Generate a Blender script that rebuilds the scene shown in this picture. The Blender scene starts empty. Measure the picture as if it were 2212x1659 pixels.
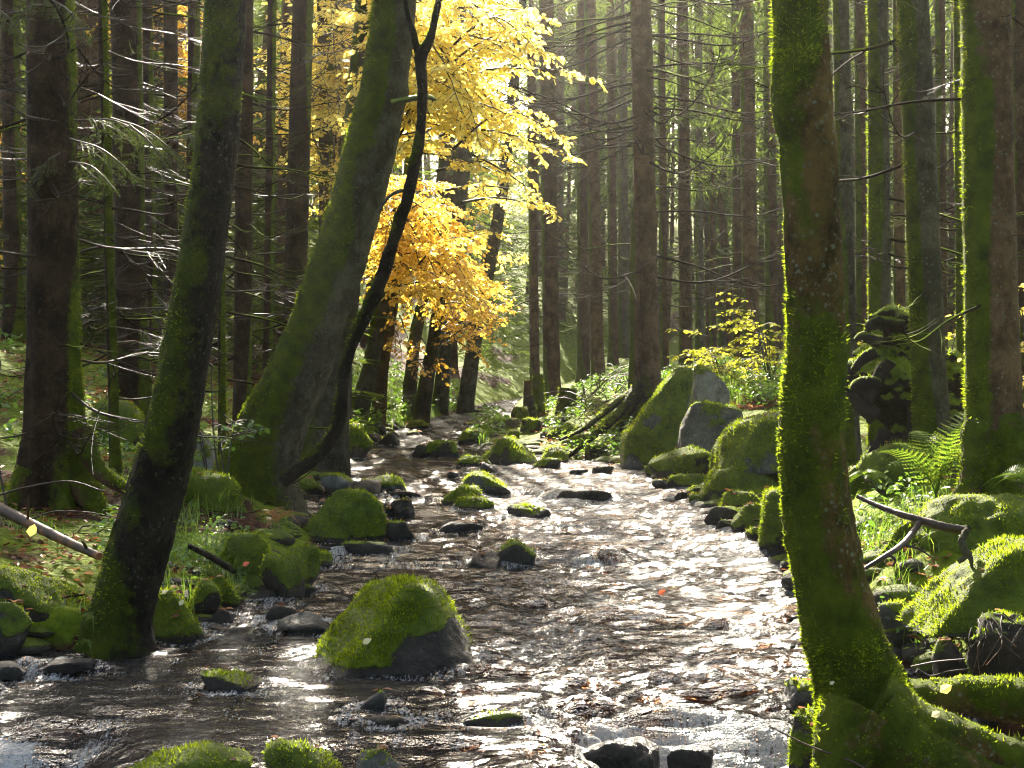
import bpy, math, random
import numpy as np
rad = math.radians
scene = bpy.context.scene
COL = scene.collection
# ------------------------------------------------------------------ camera model (photo pixels on a 2212 x 1659 grid)
F, CX, CY, CZ = 3039.0, 1106.0, 829.5, 1.5
def at(px, py, Y):
    return np.array([(px - CX) / F * Y, Y, CZ + (CY - py) / F * Y])
cam_d = bpy.data.cameras.new("camera"); cam = bpy.data.objects.new("camera", cam_d); COL.objects.link(cam)
cam.location = (0, 0, CZ); cam.rotation_euler = (rad(90), 0, 0)
cam_d.sensor_width = 36; cam_d.lens = F / 2212 * 36; cam_d.clip_start = 0.05; cam_d.clip_end = 1000
scene.camera = cam
# ------------------------------------------------------------------ noise
def _h(ix, iy, iz):
    h = (ix * 374761393 + iy * 668265263 + iz * 2147483647 + 1274126177) & 0xFFFFFFFF
    h = ((h ^ (h >> 13)) * 1274126177) & 0xFFFFFFFF
    h = ((h ^ (h >> 16)) * 2246822519) & 0xFFFFFFFF
    return ((h ^ (h >> 15)) & 0xFFFFFF) / float(0xFFFFFF) * 2 - 1
def vn(p):
    p = np.asarray(p, float); i = np.floor(p).astype(np.int64); f = p - i; u = f * f * (3 - 2 * f)
    x, y, z = i[:, 0], i[:, 1], i[:, 2]; r = 0
    for dx in (0, 1):
        wx = u[:, 0] if dx else 1 - u[:, 0]
        for dy in (0, 1):
            wy = u[:, 1] if dy else 1 - u[:, 1]
            for dz in (0, 1):
                wz = u[:, 2] if dz else 1 - u[:, 2]
                r = r + _h(x + dx, y + dy, z + dz) * wx * wy * wz
    return r
def fbm(p, o=4, g=.5):
    p = np.asarray(p, float); s = 0; a = 1; t = 0
    for k in range(o):
        s = s + a * vn(p * 2 ** k + 17.3 * k); t += a; a *= g
    return s / t
def ss(a, b, x):
    t = np.clip((x - a) / (b - a), 0, 1); return t * t * (3 - 2 * t)
def unit(v):
    v = np.asarray(v, float); return v / np.maximum(np.linalg.norm(v, axis=-1, keepdims=True), 1e-9)
# ------------------------------------------------------------------ mesh building
def build(name, parts, mat, parent=None, loc=None, smooth=True, local=False):
    """parts: list of (V, F, attrs); F an (m, k) array. One mesh object; vertices are given in the world unless local."""
    if isinstance(parts, tuple): parts = [parts]
    Vs, loops, lens, off, names = [], [], [], 0, set()
    for p in parts:
        if len(p) > 2 and p[2]: names |= set(p[2])
    att = {n: [] for n in names}
    for p in parts:
        V, Fc = np.asarray(p[0], float), np.asarray(p[1])
        Vs.append(V); loops.append((Fc + off).ravel()); lens.append(np.full(len(Fc), Fc.shape[1])); off += len(V)
        for n in names:
            a = p[2].get(n) if len(p) > 2 and p[2] else None
            att[n].append(np.zeros(len(V)) if a is None else np.broadcast_to(a, (len(V),)))
    V = np.concatenate(Vs); L = np.concatenate(loops); K = np.concatenate(lens)
    origin = np.zeros(3)
    if parent is not None and not local: origin = np.array(parent.get("_o", (0, 0, 0)))
    elif loc is not None: origin = np.asarray(loc, float)
    if not local: V = V - origin
    me = bpy.data.meshes.new(name)
    me.vertices.add(len(V)); me.vertices.foreach_set("co", V.astype(np.float32).ravel())
    me.loops.add(len(L)); me.loops.foreach_set("vertex_index", L.astype(np.int32))
    me.polygons.add(len(K)); st = np.concatenate([[0], np.cumsum(K)[:-1]])
    me.polygons.foreach_set("loop_start", st.astype(np.int32)); me.polygons.foreach_set("loop_total", K.astype(np.int32))
    me.polygons.foreach_set("use_smooth", np.full(len(K), bool(smooth)))
    for n in names:
        a = me.attributes.new(n, 'FLOAT', 'POINT'); a.data.foreach_set("value", np.concatenate(att[n]).astype(np.float32))
    me.update(calc_edges=True); me.materials.append(mat)
    o = bpy.data.objects.new(name, me); COL.objects.link(o)
    if parent is not None: o.parent = parent
    elif loc is not None:
        o.location = origin; o["_o"] = [float(c) for c in origin]
    return o
def tag(o, label=None, cat=None, group=None, kind=None):
    if label: o["label"] = label
    if cat: o["category"] = cat
    if group: o["group"] = group
    if kind: o["kind"] = kind
    return o
def thing(name, loc, label, cat, group=None):
    o = bpy.data.objects.new(name, None); COL.objects.link(o); o.location = loc; o["_o"] = [float(c) for c in loc]
    o.empty_display_size = .1
    return tag(o, label, cat, group)
def inst(me, name, parent, loc, rot, sc, dz=None):
    o = bpy.data.objects.new(name, me); COL.objects.link(o); o.parent = parent
    o.location = np.asarray(loc, float) - np.array(parent.get("_o", (0, 0, 0))); o.rotation_euler = rot
    o.scale = (sc, sc, sc) if np.isscalar(sc) else sc
    return o
def vnorm(V, Fc):
    a, b, c = V[Fc[:, 0]], V[Fc[:, 1]], V[Fc[:, 2]]
    n = np.cross(b - a, c - a) if Fc.shape[1] == 3 else np.cross(c - a, V[Fc[:, 3]] - b)
    N = np.zeros_like(V)
    for k in range(Fc.shape[1]): np.add.at(N, Fc[:, k], n)
    return unit(N)
def catmull(P, n):
    P = np.asarray(P, float)
    if len(P) == 2: P = np.array([P[0], (P[0] + P[1]) / 2, P[1]])
    Q = np.vstack([2 * P[0] - P[1], P, 2 * P[-1] - P[-2]])
    s = np.concatenate([[0], np.cumsum(np.linalg.norm(np.diff(P[:, :3], axis=0), axis=1))])
    t = np.interp(np.linspace(0, s[-1], n), s, np.arange(len(P)))
    i = np.minimum(t.astype(int), len(P) - 2); f = (t - i)[:, None]
    a, b, c, d = Q[i], Q[i + 1], Q[i + 2], Q[i + 3]
    return .5 * (2 * b + (c - a) * f + (2 * a - 5 * b + 4 * c - d) * f ** 2 + (3 * b - a - 3 * c + d) * f ** 3)
def tube(P, R, seg=6, cap=True):
    P = np.asarray(P, float); n = len(P); T = unit(np.gradient(P, axis=0))
    ref = np.array([0, 1., 0]) if abs(T[:, 2].mean()) > .75 else np.array([.05, .1, 1.])
    N = unit(np.cross(T, ref)); B = np.cross(T, N)
    th = np.arange(seg) / seg * 2 * math.pi
    R = np.asarray(R, float)
    if R.ndim == 1: R = np.repeat(R[:, None], seg, 1)
    V = P[:, None, :] + R[:, :, None] * (np.cos(th)[None, :, None] * N[:, None, :] + np.sin(th)[None, :, None] * B[:, None, :])
    V = V.reshape(-1, 3)
    i = np.arange(n - 1)[:, None] * seg; j = np.arange(seg)[None, :]; k = (j + 1) % seg
    Fc = np.stack([i + j, i + k, i + seg + k, i + seg + j], -1).reshape(-1, 4)
    if cap:
        V = np.vstack([V, P[0], P[-1]]); j = np.arange(seg); k = (j + 1) % seg; a = n * seg; e = (n - 1) * seg
        Fc = np.vstack([Fc, np.stack([k, j, np.full(seg, a), np.full(seg, a)], -1), np.stack([e + j, e + k, np.full(seg, a + 1), np.full(seg, a + 1)], -1)])
        # caps as degenerate-free quads: split off as triangles
        q = Fc[:-2 * seg]; t3 = Fc[-2 * seg:, :3]
        return V, q, t3
    return V, Fc, None
def tparts(t, attrs=None):
    V, q, c = t
    if c is None: return [(V, q, attrs)]
    out = [(V, q, attrs)]
    # caps reuse their own copies of the ring vertices
    u, inv = np.unique(c, return_inverse=True)
    a2 = None
    if attrs: a2 = {k: (np.broadcast_to(v, (len(V),))[u]) for k, v in attrs.items()}
    out.append((V[u], inv.reshape(c.shape), a2)); return out
_ico = {}
def ico(l):
    if l not in _ico:
        import bmesh
        bm = bmesh.new(); bmesh.ops.create_icosphere(bm, subdivisions=l, radius=1)
        V = np.array([v.co[:] for v in bm.verts]); Fc = np.array([[v.index for v in f.verts] for f in bm.faces]); bm.free(); _ico[l] = (unit(V), Fc)
    return _ico[l]
def tufts(V, Fc, mask, density, L, W, seed, lean=(0, 0, .35), cap=60000):
    """small moss shoots standing on a surface: one triangle each"""
    rng = np.random.default_rng(seed)
    if Fc.shape[1] == 4: Fc = np.vstack([Fc[:, [0, 1, 2]], Fc[:, [0, 2, 3]]])
    a, b, c = V[Fc[:, 0]], V[Fc[:, 1]], V[Fc[:, 2]]
    cr = np.cross(b - a, c - a); ar = np.linalg.norm(cr, axis=1) / 2; w = ar * mask[Fc].mean(1) ** 1.3
    tot = w.sum(); n = int(min(cap, tot * density))
    if n < 3: return np.zeros((0, 3)), np.zeros((0, 3), int)
    i = rng.choice(len(Fc), n, p=w / tot); u = rng.random((n, 2)); fl = u.sum(1) > 1; u[fl] = 1 - u[fl]
    p = a[i] + u[:, :1] * (b[i] - a[i]) + u[:, 1:] * (c[i] - a[i])
    nn = unit(cr[i]); d = unit(nn + rng.normal(0, .45, (n, 3)) + np.array(lean))
    t = unit(np.cross(d, rng.normal(0, 1, (n, 3)))); l = L * rng.uniform(.5, 1.3, (n, 1)) * (.8 + .5 * vn(p * 9)[:, None]); w2 = W * rng.uniform(.6, 1.3, (n, 1)) / 2
    p = p - nn * L * .15
    VV = np.stack([p - t * w2, p + t * w2, p + d * l], 1).reshape(-1, 3)
    return VV, np.arange(3 * n).reshape(-1, 3)
# ------------------------------------------------------------------ materials
def new_mat(name):
    m = bpy.data.materials.new(name); m.use_nodes = True; nt = m.node_tree
    for n in list(nt.nodes): nt.nodes.remove(n)
    return m, nt
class G:
    def __init__(s, nt): s.nt = nt
    def n(s, t, **kw):
        o = s.nt.nodes.new(t)
        for k, v in kw.items():
            if k == 'i':
                for kk, vv in v.items():
                    if hasattr(vv, 'is_output'): s.nt.links.new(vv, o.inputs[kk])
                    else: o.inputs[kk].default_value = vv
            else: setattr(o, k, v)
        return o
    def pos(s, sx=1, sy=None, sz=None):
        g = s.n('ShaderNodeNewGeometry')
        if sy is None: sy = sz = sx
        return s.n('ShaderNodeVectorMath', operation='MULTIPLY', i={0: g.outputs['Position'], 1: (sx, sy, sz)}).outputs[0]
    def noise(s, vec, sc, det=4, rough=.55, dist=0):
        return s.n('ShaderNodeTexNoise', i={'Vector': vec, 'Scale': sc, 'Detail': det, 'Roughness': rough, 'Distortion': dist}).outputs['Fac']
    def voro(s, vec, sc, feature='F1', out='Distance'):
        return s.n('ShaderNodeTexVoronoi', feature=feature, i={'Vector': vec, 'Scale': sc}).outputs[out]
    def ramp(s, fac, stops, interp='LINEAR'):
        r = s.n('ShaderNodeValToRGB', i={0: fac}); cr = r.color_ramp; cr.interpolation = interp
        while len(cr.elements) < len(stops): cr.elements.new(.5)
        for e, (p, c) in zip(cr.elements, stops):
            e.position = p; e.color = (*c, 1) if not np.isscalar(c) else (c, c, c, 1)
        return r.outputs[0]
    def mix(s, f, a, b, mode='MIX'):
        m = s.n('ShaderNodeMix', data_type='RGBA', blend_type=mode)
        for k, v in ((0, f), (6, a), (7, b)):
            if hasattr(v, 'is_output'): s.nt.links.new(v, m.inputs[k])
            elif k == 0: m.inputs[0].default_value = v
            else: m.inputs[k].default_value = (*v, 1)
        return m.outputs[2]
    def math(s, op, a, b=None, c=None, clamp=False):
        i = {0: a}
        if b is not None: i[1] = b
        if c is not None: i[2] = c
        return s.n('ShaderNodeMath', operation=op, use_clamp=clamp, i=i).outputs[0]
    def attr(s, n): return s.n('ShaderNodeAttribute', attribute_name=n).outputs['Fac']
    def bump(s, h, st=.5, d=.02, nrm=None):
        i = {'Height': h, 'Strength': st, 'Distance': d}
        if nrm is not None: i['Normal'] = nrm
        return s.n('ShaderNodeBump', i=i).outputs[0]
    def out(s, sh): s.n('ShaderNodeOutputMaterial', i={'Surface': sh})
    def principled(s, col, rough=.8, nrm=None, spec=.3):
        i = {'Base Color': col if hasattr(col, 'is_output') else (*col, 1), 'Roughness': rough, 'Specular IOR Level': spec}
        if nrm is not None: i['Normal'] = nrm
        return s.n('ShaderNodeBsdfPrincipled', i=i).outputs[0]
def leafy(name, stops, trans=.5, tboost=1.6, rough=.5, posvar=0.0, gloss=.0, psc=1.1):
    """thin plant tissue: diffuse front and translucent back, colour varying from leaf to leaf"""
    m, nt = new_mat(name); g = G(nt)
    r = g.n('ShaderNodeNewGeometry').outputs['Random Per Island']
    if posvar: r = g.math('ADD', g.math('MULTIPLY', r, 1 - posvar), g.math('MULTIPLY', g.noise(g.pos(), psc, 4, .65), posvar))
    c = g.ramp(r, stops)
    d = g.n('ShaderNodeBsdfDiffuse', i={'Color': c}).outputs[0]
    tc = g.mix(1.0, c, (tboost, tboost, tboost * .9), 'MULTIPLY')
    t = g.n('ShaderNodeBsdfTranslucent', i={'Color': tc}).outputs[0]
    s = g.n('ShaderNodeMixShader', i={0: trans, 1: d, 2: t}).outputs[0]
    if gloss:
        gl = g.n('ShaderNodeBsdfGlossy', i={'Color': (1, 1, 1, 1), 'Roughness': rough}).outputs[0]
        s = g.n('ShaderNodeMixShader', i={0: gloss, 1: s, 2: gl}).outputs[0]
    g.out(s); return m
MOSS_C = [(.2, (.022, .038, .004)), (.5, (.055, .085, .006)), (.8, (.10, .125, .008))]
def mossy(g, P, base, nrm_h, mossattr='moss', k=1.0):
    """lay moss over a base colour where the attribute says, with a broken edge"""
    a = g.attr(mossattr)
    brk = g.math('ADD', a, g.math('MULTIPLY', g.math('SUBTRACT', g.noise(P, 22, 5, .65), .5), .9))
    f = g.math('MULTIPLY_ADD', brk, 4.0, -1.5, clamp=True)
    mc = g.ramp(g.noise(P, 7, 6, .7), [(p, tuple(np.array(c) * k)) for p, c in [(.3, (.044, .062, .006)), (.5, (.12, .160, .009)), (.72, (.22, .265, .015))]])
    return g.mix(f, base, mc), f
def stone(name, c0, c1, lich=.2):
    m, nt = new_mat(name); g = G(nt); P = g.pos()
    base = g.ramp(g.noise(P, 5, 8, .7), [(.32, c0), (.66, c1)])
    base = g.mix(g.ramp(g.noise(g.pos(1, 1, .5), 3.3, 6, .75, 1.), [(.5, 0.), (.62, .75)]), base, tuple(np.array(c0) * .5))
    base = g.mix(g.ramp(g.noise(P, 26, 4, .6), [(.6, 0.), (.68, lich)]), base, (.36, .38, .33))
    base = g.mix(g.ramp(g.voro(P, 9, 'DISTANCE_TO_EDGE'), [(0., .16), (.03, 0.)]), base, (.02, .02, .018))
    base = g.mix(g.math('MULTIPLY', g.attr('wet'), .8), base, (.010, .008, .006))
    col, f = mossy(g, P, base, None)
    h = g.math('ADD', g.noise(P, 18, 8, .7), g.math('MULTIPLY', g.math('MULTIPLY', g.noise(P, 90, 4, .7), f), .8))
    rough = g.math('MULTIPLY_ADD', g.attr('wet'), -.45, .78)
    g.out(g.principled(col, rough, g.bump(h, 1., .045), .3)); return m
def bark(name, c0, c1, lich=.3, plates=True, gloss=.75, mk=1.0, lc=(.30, .33, .27), sz=.35):
    m, nt = new_mat(name); g = G(nt); P = g.pos(); S = g.pos(1, 1, sz)
    base = g.ramp(g.noise(S, 14, 7, .7), [(.3, c0), (.7, c1)])
    cr = g.voro(g.n('ShaderNodeVectorMath', operation='ADD', i={0: S, 1: g.n('ShaderNodeTexNoise', i={'Vector': P, 'Scale': 9., 'Detail': 3.}).outputs['Color']}).outputs[0], 26 if plates else 60, 'DISTANCE_TO_EDGE')
    base = g.mix(g.ramp(cr, [(0., .75), (.12, 0.)]), base, tuple(np.array(c0) * .35))
    base = g.mix(g.ramp(g.noise(P, 4.2, 5, .7), [(.45, 0.), (.62, .75)]), base, tuple(np.array(c1) * 1.4 + .01))
    base = g.mix(g.ramp(g.noise(g.pos(1, 1, .6), 7.5, 5, .75), [(.52, 0.), (.66, .8)]), base, tuple(np.array(c0) * .45))
    spot = g.math('MULTIPLY', g.ramp(g.noise(P, 42, 3, .6), [(.60, 0.), (.66, 1.)]), g.ramp(g.noise(P, 5, 3), [(.42, 0.), (.6, 1.)]))
    base = g.mix(g.math('MULTIPLY', spot, lich), base, lc)
    fl = g.math('MULTIPLY', g.ramp(g.voro(P, 30), [(.17, 1.), (.27, 0.)]), g.ramp(g.noise(P, 9, 3), [(.42, 0.), (.55, 1.)]))
    base = g.mix(g.math('MULTIPLY', fl, lich), base, tuple(np.array(lc) * 1.15))
    col, f = mossy(g, P, base, None, k=mk)
    h = g.math('ADD', g.math('MULTIPLY', g.ramp(cr, [(0., 0.), (.25, 1.)]), .7), g.noise(S, 30, 6, .7))
    g.out(g.principled(col, gloss, g.bump(h, 1., .045), .10)); return m
def plain(name, stops, scale=12, rough=.7, bumpd=.01, spec=.3, stretch=(1, 1, 1)):
    m, nt = new_mat(name); g = G(nt); P = g.pos(*stretch)
    n = g.noise(P, scale, 6, .65); col = g.ramp(n, stops)
    col, f = mossy(g, g.pos(), col, None)
    g.out(g.principled(col, rough, g.bump(g.noise(P, scale * 2.5, 6, .7), .7, bumpd), spec)); return m
M = {}
M['stone_grey'] = stone('grey_stone', (.048, .046, .036), (.14, .135, .105), .3)
M['stone_dark'] = stone('dark_stone', (.026, .021, .014), (.070, .058, .040), .12)
M['stone_pale'] = stone('pale_stone', (.15, .15, .125), (.30, .29, .25), .3)
M['stone_brown'] = stone('brown_stone', (.075, .055, .035), (.17, .13, .085), .15)
M['moss'] = leafy('moss_shoots', [(.15, (.050, .042, .008)), (.34, (.075, .100, .006)), (.5, (.145, .195, .009)), (.68, (.235, .285, .014)), (.9, (.36, .37, .035))], .55, 1.9, posvar=.65, psc=4.5)
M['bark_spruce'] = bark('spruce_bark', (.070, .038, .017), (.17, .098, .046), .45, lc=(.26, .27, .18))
M['bark_pale'] = bark('pale_spruce_bark', (.12, .068, .032), (.26, .155, .080), .7, lc=(.30, .29, .20))
M['bark_grey'] = bark('grey_bark', (.082, .070, .036), (.19, .165, .095), .7, False, lc=(.28, .29, .20))
M['bark_shade'] = bark('shaded_spruce_bark', (.030, .017, .008), (.085, .048, .022), .3, lc=(.16, .17, .10))  # darker copy of the spruce bark, left slope's shade put into the colour
M['bark_dark'] = bark('shade_dark_bark', (.008, .006, .0035), (.036, .027, .014), .4, True, .7, .6, lc=(.16, .17, .11))  # near-black tone puts the leaning trunk's shade into the bark colour
M['bark_mottled'] = bark('mottled_mossy_bark', (.075, .050, .013), (.25, .155, .042), .95, False, .8, 1., (.30, .31, .20), .7)
M['bark_beech'] = bark('beech_bark', (.055, .050, .030), (.135, .12, .08), .5, False)
M['twig'] = plain('wet_dead_twig', [(.3, (.014, .008, .004)), (.7, (.055, .034, .017))], 20, .45, .004, .32)
M['twig_dry'] = plain('dry_dead_twig', [(.3, (.008, .005, .003)), (.7, (.032, .021, .011))], 20, .85, .004, .05)
M['limb'] = plain('beech_limb', [(.3, (.020, .015, .010)), (.7, (.06, .05, .035))], 20, .55, .004)
M['wood'] = plain('peeled_wood', [(.42, (.028, .016, .008)), (.54, (.060, .032, .014)), (.62, (.19, .075, .022)), (.74, (.24, .115, .042))], 4, .55, .006, .4)
M['root_dark'] = plain('rotting_root', [(.3, (.008, .006, .004)), (.7, (.034, .024, .015))], 9, .85, .03)
M['beech_yellow'] = leafy('yellow_beech_leaf', [(0., (.56, .28, .03)), (.15, (.76, .54, .07)), (.5, (.82, .68, .15)), (1., (.82, .76, .30))], .68, 1.25, .35, .45, .06)
M['beech_orange'] = leafy('orange_beech_leaf', [(0., (.36, .13, .02)), (.3, (.60, .33, .035)), (.65, (.72, .48, .06)), (1., (.76, .60, .12))], .6, 1.3, .4, .45, .05)
M['beech_gold'] = leafy('golden_beech_leaf', [(0., (.44, .18, .02)), (.2, (.66, .38, .035)), (.55, (.78, .56, .08)), (1., (.82, .70, .20))], .64, 1.25, .35, .45, .05)
M['shrub_leaf'] = leafy('yellow_green_leaf', [(0., (.26, .27, .02)), (.4, (.46, .45, .03)), (1., (.62, .60, .07))], .6, 1.3, .4, .3, .03)
M['green_leaf'] = leafy('green_herb_leaf', [(0., (.035, .075, .010)), (.5, (.085, .16, .016)), (1., (.19, .27, .03))], .5, 1.7, .35, .4, .05)
M['needle'] = leafy('spruce_needles', [(0., (.028, .044, .008)), (.5, (.060, .088, .012)), (1., (.12, .15, .022))], .5, 1.8, .4, .5, .02)
M['grass'] = leafy('grass_blade', [(0., (.04, .085, .008)), (.5, (.085, .15, .012)), (1., (.17, .22, .03))], .55, 1.7, .3, .3, .06)
M['fern'] = leafy('fern_frond', [(0., (.045, .085, .008)), (.6, (.10, .155, .012)), (1., (.20, .21, .02))], .55, 1.7, .4, .2, .02)
M['fern_dry'] = leafy('dry_fern_frond', [(0., (.18, .07, .02)), (.6, (.30, .14, .05)), (1., (.42, .28, .12))], .5, 1.5, .4, .2, .02)
M['litter'] = leafy('fallen_leaf_litter', [(0., (.045, .02, .012)), (.4, (.15, .055, .025)), (.7, (.28, .12, .05)), (1., (.42, .26, .13))], .3, 1.4, .3, .1, .02)
M['pale_leaf'] = leafy('pale_fallen_leaf', [(0., (.5, .45, .22)), (1., (.62, .56, .3))], .35, 1.2, .4, 0, .05)
M['red_leaf'] = leafy('red_fallen_leaf', [(0., (.30, .05, .015)), (1., (.36, .08, .02))], .4, 1.3, .4, 0, .05)
# ------------------------------------------------------------------ land form
def WZ(y): return np.interp(y, [-20, 0, 5.27, 5.64, 9.85, 10.1, 13.3, 13.6, 18, 24, 30, 40, 60, 170], [-.3, -.03, .0, .165, .25, .31, .385, .435, .54, .75, 1.0, 1.27, 1.9, 7])
def _wz(y, x):
    a = np.maximum(ss(.15, .45, x), ss(-1.35, -1.75, x)); s = np.interp(y, [2.5, 3.2, 5.64, 9.85], [.01, .02, .165, .25])
    return np.where(y < 5.8, a * WZ(y) + (1 - a) * s, WZ(y))
def WZ2(x, y): return _wz(y + np.where(y > 7, .75, .22) * vn(np.stack([x * 1.5, y * .5, x * 0 + 3.3], -1)) + .12 * vn(np.stack([x * 5, y * .8, x * 0 + 9.1], -1)), x)
def LE(y): return np.interp(y, [-30, 4, 6.3, 6.75, 7.0, 7.5, 8.1, 9.9, 11.1, 12.6, 14.7, 17.5, 20, 22.7, 26.7, 32, 36, 42, 60, 170], [-5, -4.6, -3.7, -2.9, -1.85, -1.7, -1.56, -1.36, -1.5, -1.9, -2.0, -2.2, -2.05, -2.0, -1.4, -.5, .6, 2.5, 8, 40])
def RE(y): return np.interp(y, [-30, 4, 5, 5.6, 6.2, 6.6, 7.0, 8.1, 9.9, 11.1, 12.6, 14.7, 16.2, 17.5, 19, 19.7, 22.7, 26.7, 32.3, 36, 42, 60, 170], [.9, 1.5, 2.2, 2.0, 1.88, 1.75, 1.55, 1.7, 1.9, 1.85, 1.80, 1.72, 1.5, .9, .0, -.5, -.7, -.15, .1, 1.3, 3.4, 9, 41])
def GZ(x, y, rough=True):
    x = np.asarray(x, float); y = np.asarray(y, float); w = WZ(y); l = LE(y); r = RE(y)
    dl = l - x; dr = x - r; mid = np.minimum(-dl, -dr)
    z = w - .03 - .20 * ss(0, .5, mid)
    sl = np.interp(y, [-30, 8, 10, 13, 15.5, 30, 60], [.06, .06, .10, .26, .34, .33, .25])
    d = np.maximum(dl, 0); zl = w - .03 + .30 * (1 - np.exp(-d / .30)) + sl * 14 * (1 - np.exp(-np.maximum(d - .4, 0) / 14))
    d = np.maximum(dr, 0); bk = np.interp(y, [-30, 4.5, 6.2, 7.2, 9.5, 11, 17, 20, 60], [.1, .12, .15, .5, .5, .22, .06, .06, .4])
    zr = w - .03 + np.interp(y, [5, 7, 10, 11.5, 17, 28, 33], [.14, .26, .26, .12, .06, .06, .26]) * (1 - np.exp(-d / .2)) + bk * (1 - np.exp(-d / .8)) + .05 * d + np.interp(y, [-30, 13, 16, 20, 60], [0, 0, .35, .5, .5]) * ss(.7, 2.3, d)
    z = np.where(dl > 0, zl, np.where(dr > 0, zr, z))
    z = z + np.maximum(y - 40, 0) * .17
    if rough:
        p = np.stack([x, y, 0 * x], -1); b = ss(-.3, .6, np.maximum(dl, dr))
        z = z + (.10 * fbm(p * 1.3, 4) + .03 * fbm(p * 6, 3)) * (.25 + .75 * b) * np.where((y > 17) & (dr > 0), .35 + .65 * ss(.6, 2., dr), 1.)
    return z
def gz(x, y): return float(GZ(np.array([x]), np.array([y]))[0])
def water_Y(py):
    Y = np.linspace(3.5, 45, 3000); p = CY + F * (CZ - WZ(Y)) / Y
    return float(np.interp(-py, -p, Y))
def axis(a, b, fine0, fine1, d, grow):
    r = list(np.arange(fine0, fine1, d)); s = d; x = fine1
    while x < b: r.append(x); s *= grow; x += s
    r.append(b); s = d; x = fine0 - d; l = []
    while x > a: l.append(x); s *= grow; x -= s
    l.append(a); return np.array(l[::-1] + r)
def grid(X, Y):
    ny, nx = X.shape; i = np.arange(ny - 1)[:, None] * nx; j = np.arange(nx - 1)[None]
    return np.stack([i + j, i + j + 1, i + nx + j + 1, i + nx + j], -1).reshape(-1, 4)
def land():
    xs = axis(-120, 120, -5, 5, .055, 1.06); ys = axis(-40, 165, 4, 13, .06, 1.022)
    X, Y = np.meshgrid(xs, ys); x, y = X.ravel(), Y.ravel(); z = GZ(x, y)
    V = np.stack([x, y, z], -1); d = np.maximum(LE(y) - x, x - RE(y)); p = np.stack([x, y, 0 * x], -1)
    mo = ss(-.15, .25, fbm(p * .8 + 4, 4) + np.where(x > 0, .50, .14) - ss(1.5, 4.5, np.where(x < 0, d, 0)) * .12 + .3 * (1 - ss(.2, 1.0, d))) * ss(.02, .12, d)
    path = ss(.9, .4, np.abs(y - 19.8 - .3 * np.sin(x))) * ss(2.2, 3., x) if False else np.exp(-((y - 19.6) / .9) ** 2) * ss(2.0, 2.8, x)
    mo = mo * (1 - path)
    bed = ss(.06, -.05, d)
    o = build('ground', (V, grid(X, Y), {'moss': mo, 'bed': bed}), M['ground'], loc=(0, 0, 0)); tag(o, kind='structure')
def ground_mat():
    m, nt = new_mat('forest_floor'); g = G(nt); P = g.pos()
    soil = g.ramp(g.noise(P, 9, 8, .7), [(.3, (.010, .006, .004)), (.55, (.042, .022, .011)), (.75, (.10, .05, .024))])
    leaf = g.n('ShaderNodeTexVoronoi', i={'Vector': P, 'Scale': 22.}).outputs['Color']
    lc = g.ramp(g.n('ShaderNodeSeparateColor', i={0: leaf}).outputs[0], [(0., (.015, .008, .005)), (.5, (.07, .030, .014)), (1., (.17, .08, .04))])
    base = g.mix(.6, soil, lc); col, f = mossy(g, P, base, None)
    bed = g.ramp(g.noise(P, 6, 6, .7), [(.3, (.018, .008, .003)), (.55, (.050, .023, .009)), (.75, (.095, .048, .020))])
    peb = g.voro(P, 11, 'F1', 'Color'); bed = g.mix(.35, bed, g.mix(1., bed, peb, 'MULTIPLY'))
    col = g.mix(g.attr('bed'), col, bed)
    h = g.math('ADD', g.noise(P, 25, 8, .7), g.math('MULTIPLY', g.voro(P, 22), .6))
    g.out(g.principled(col, .8, g.bump(h, .9, .04), .08)); return m
M['ground'] = ground_mat()
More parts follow.
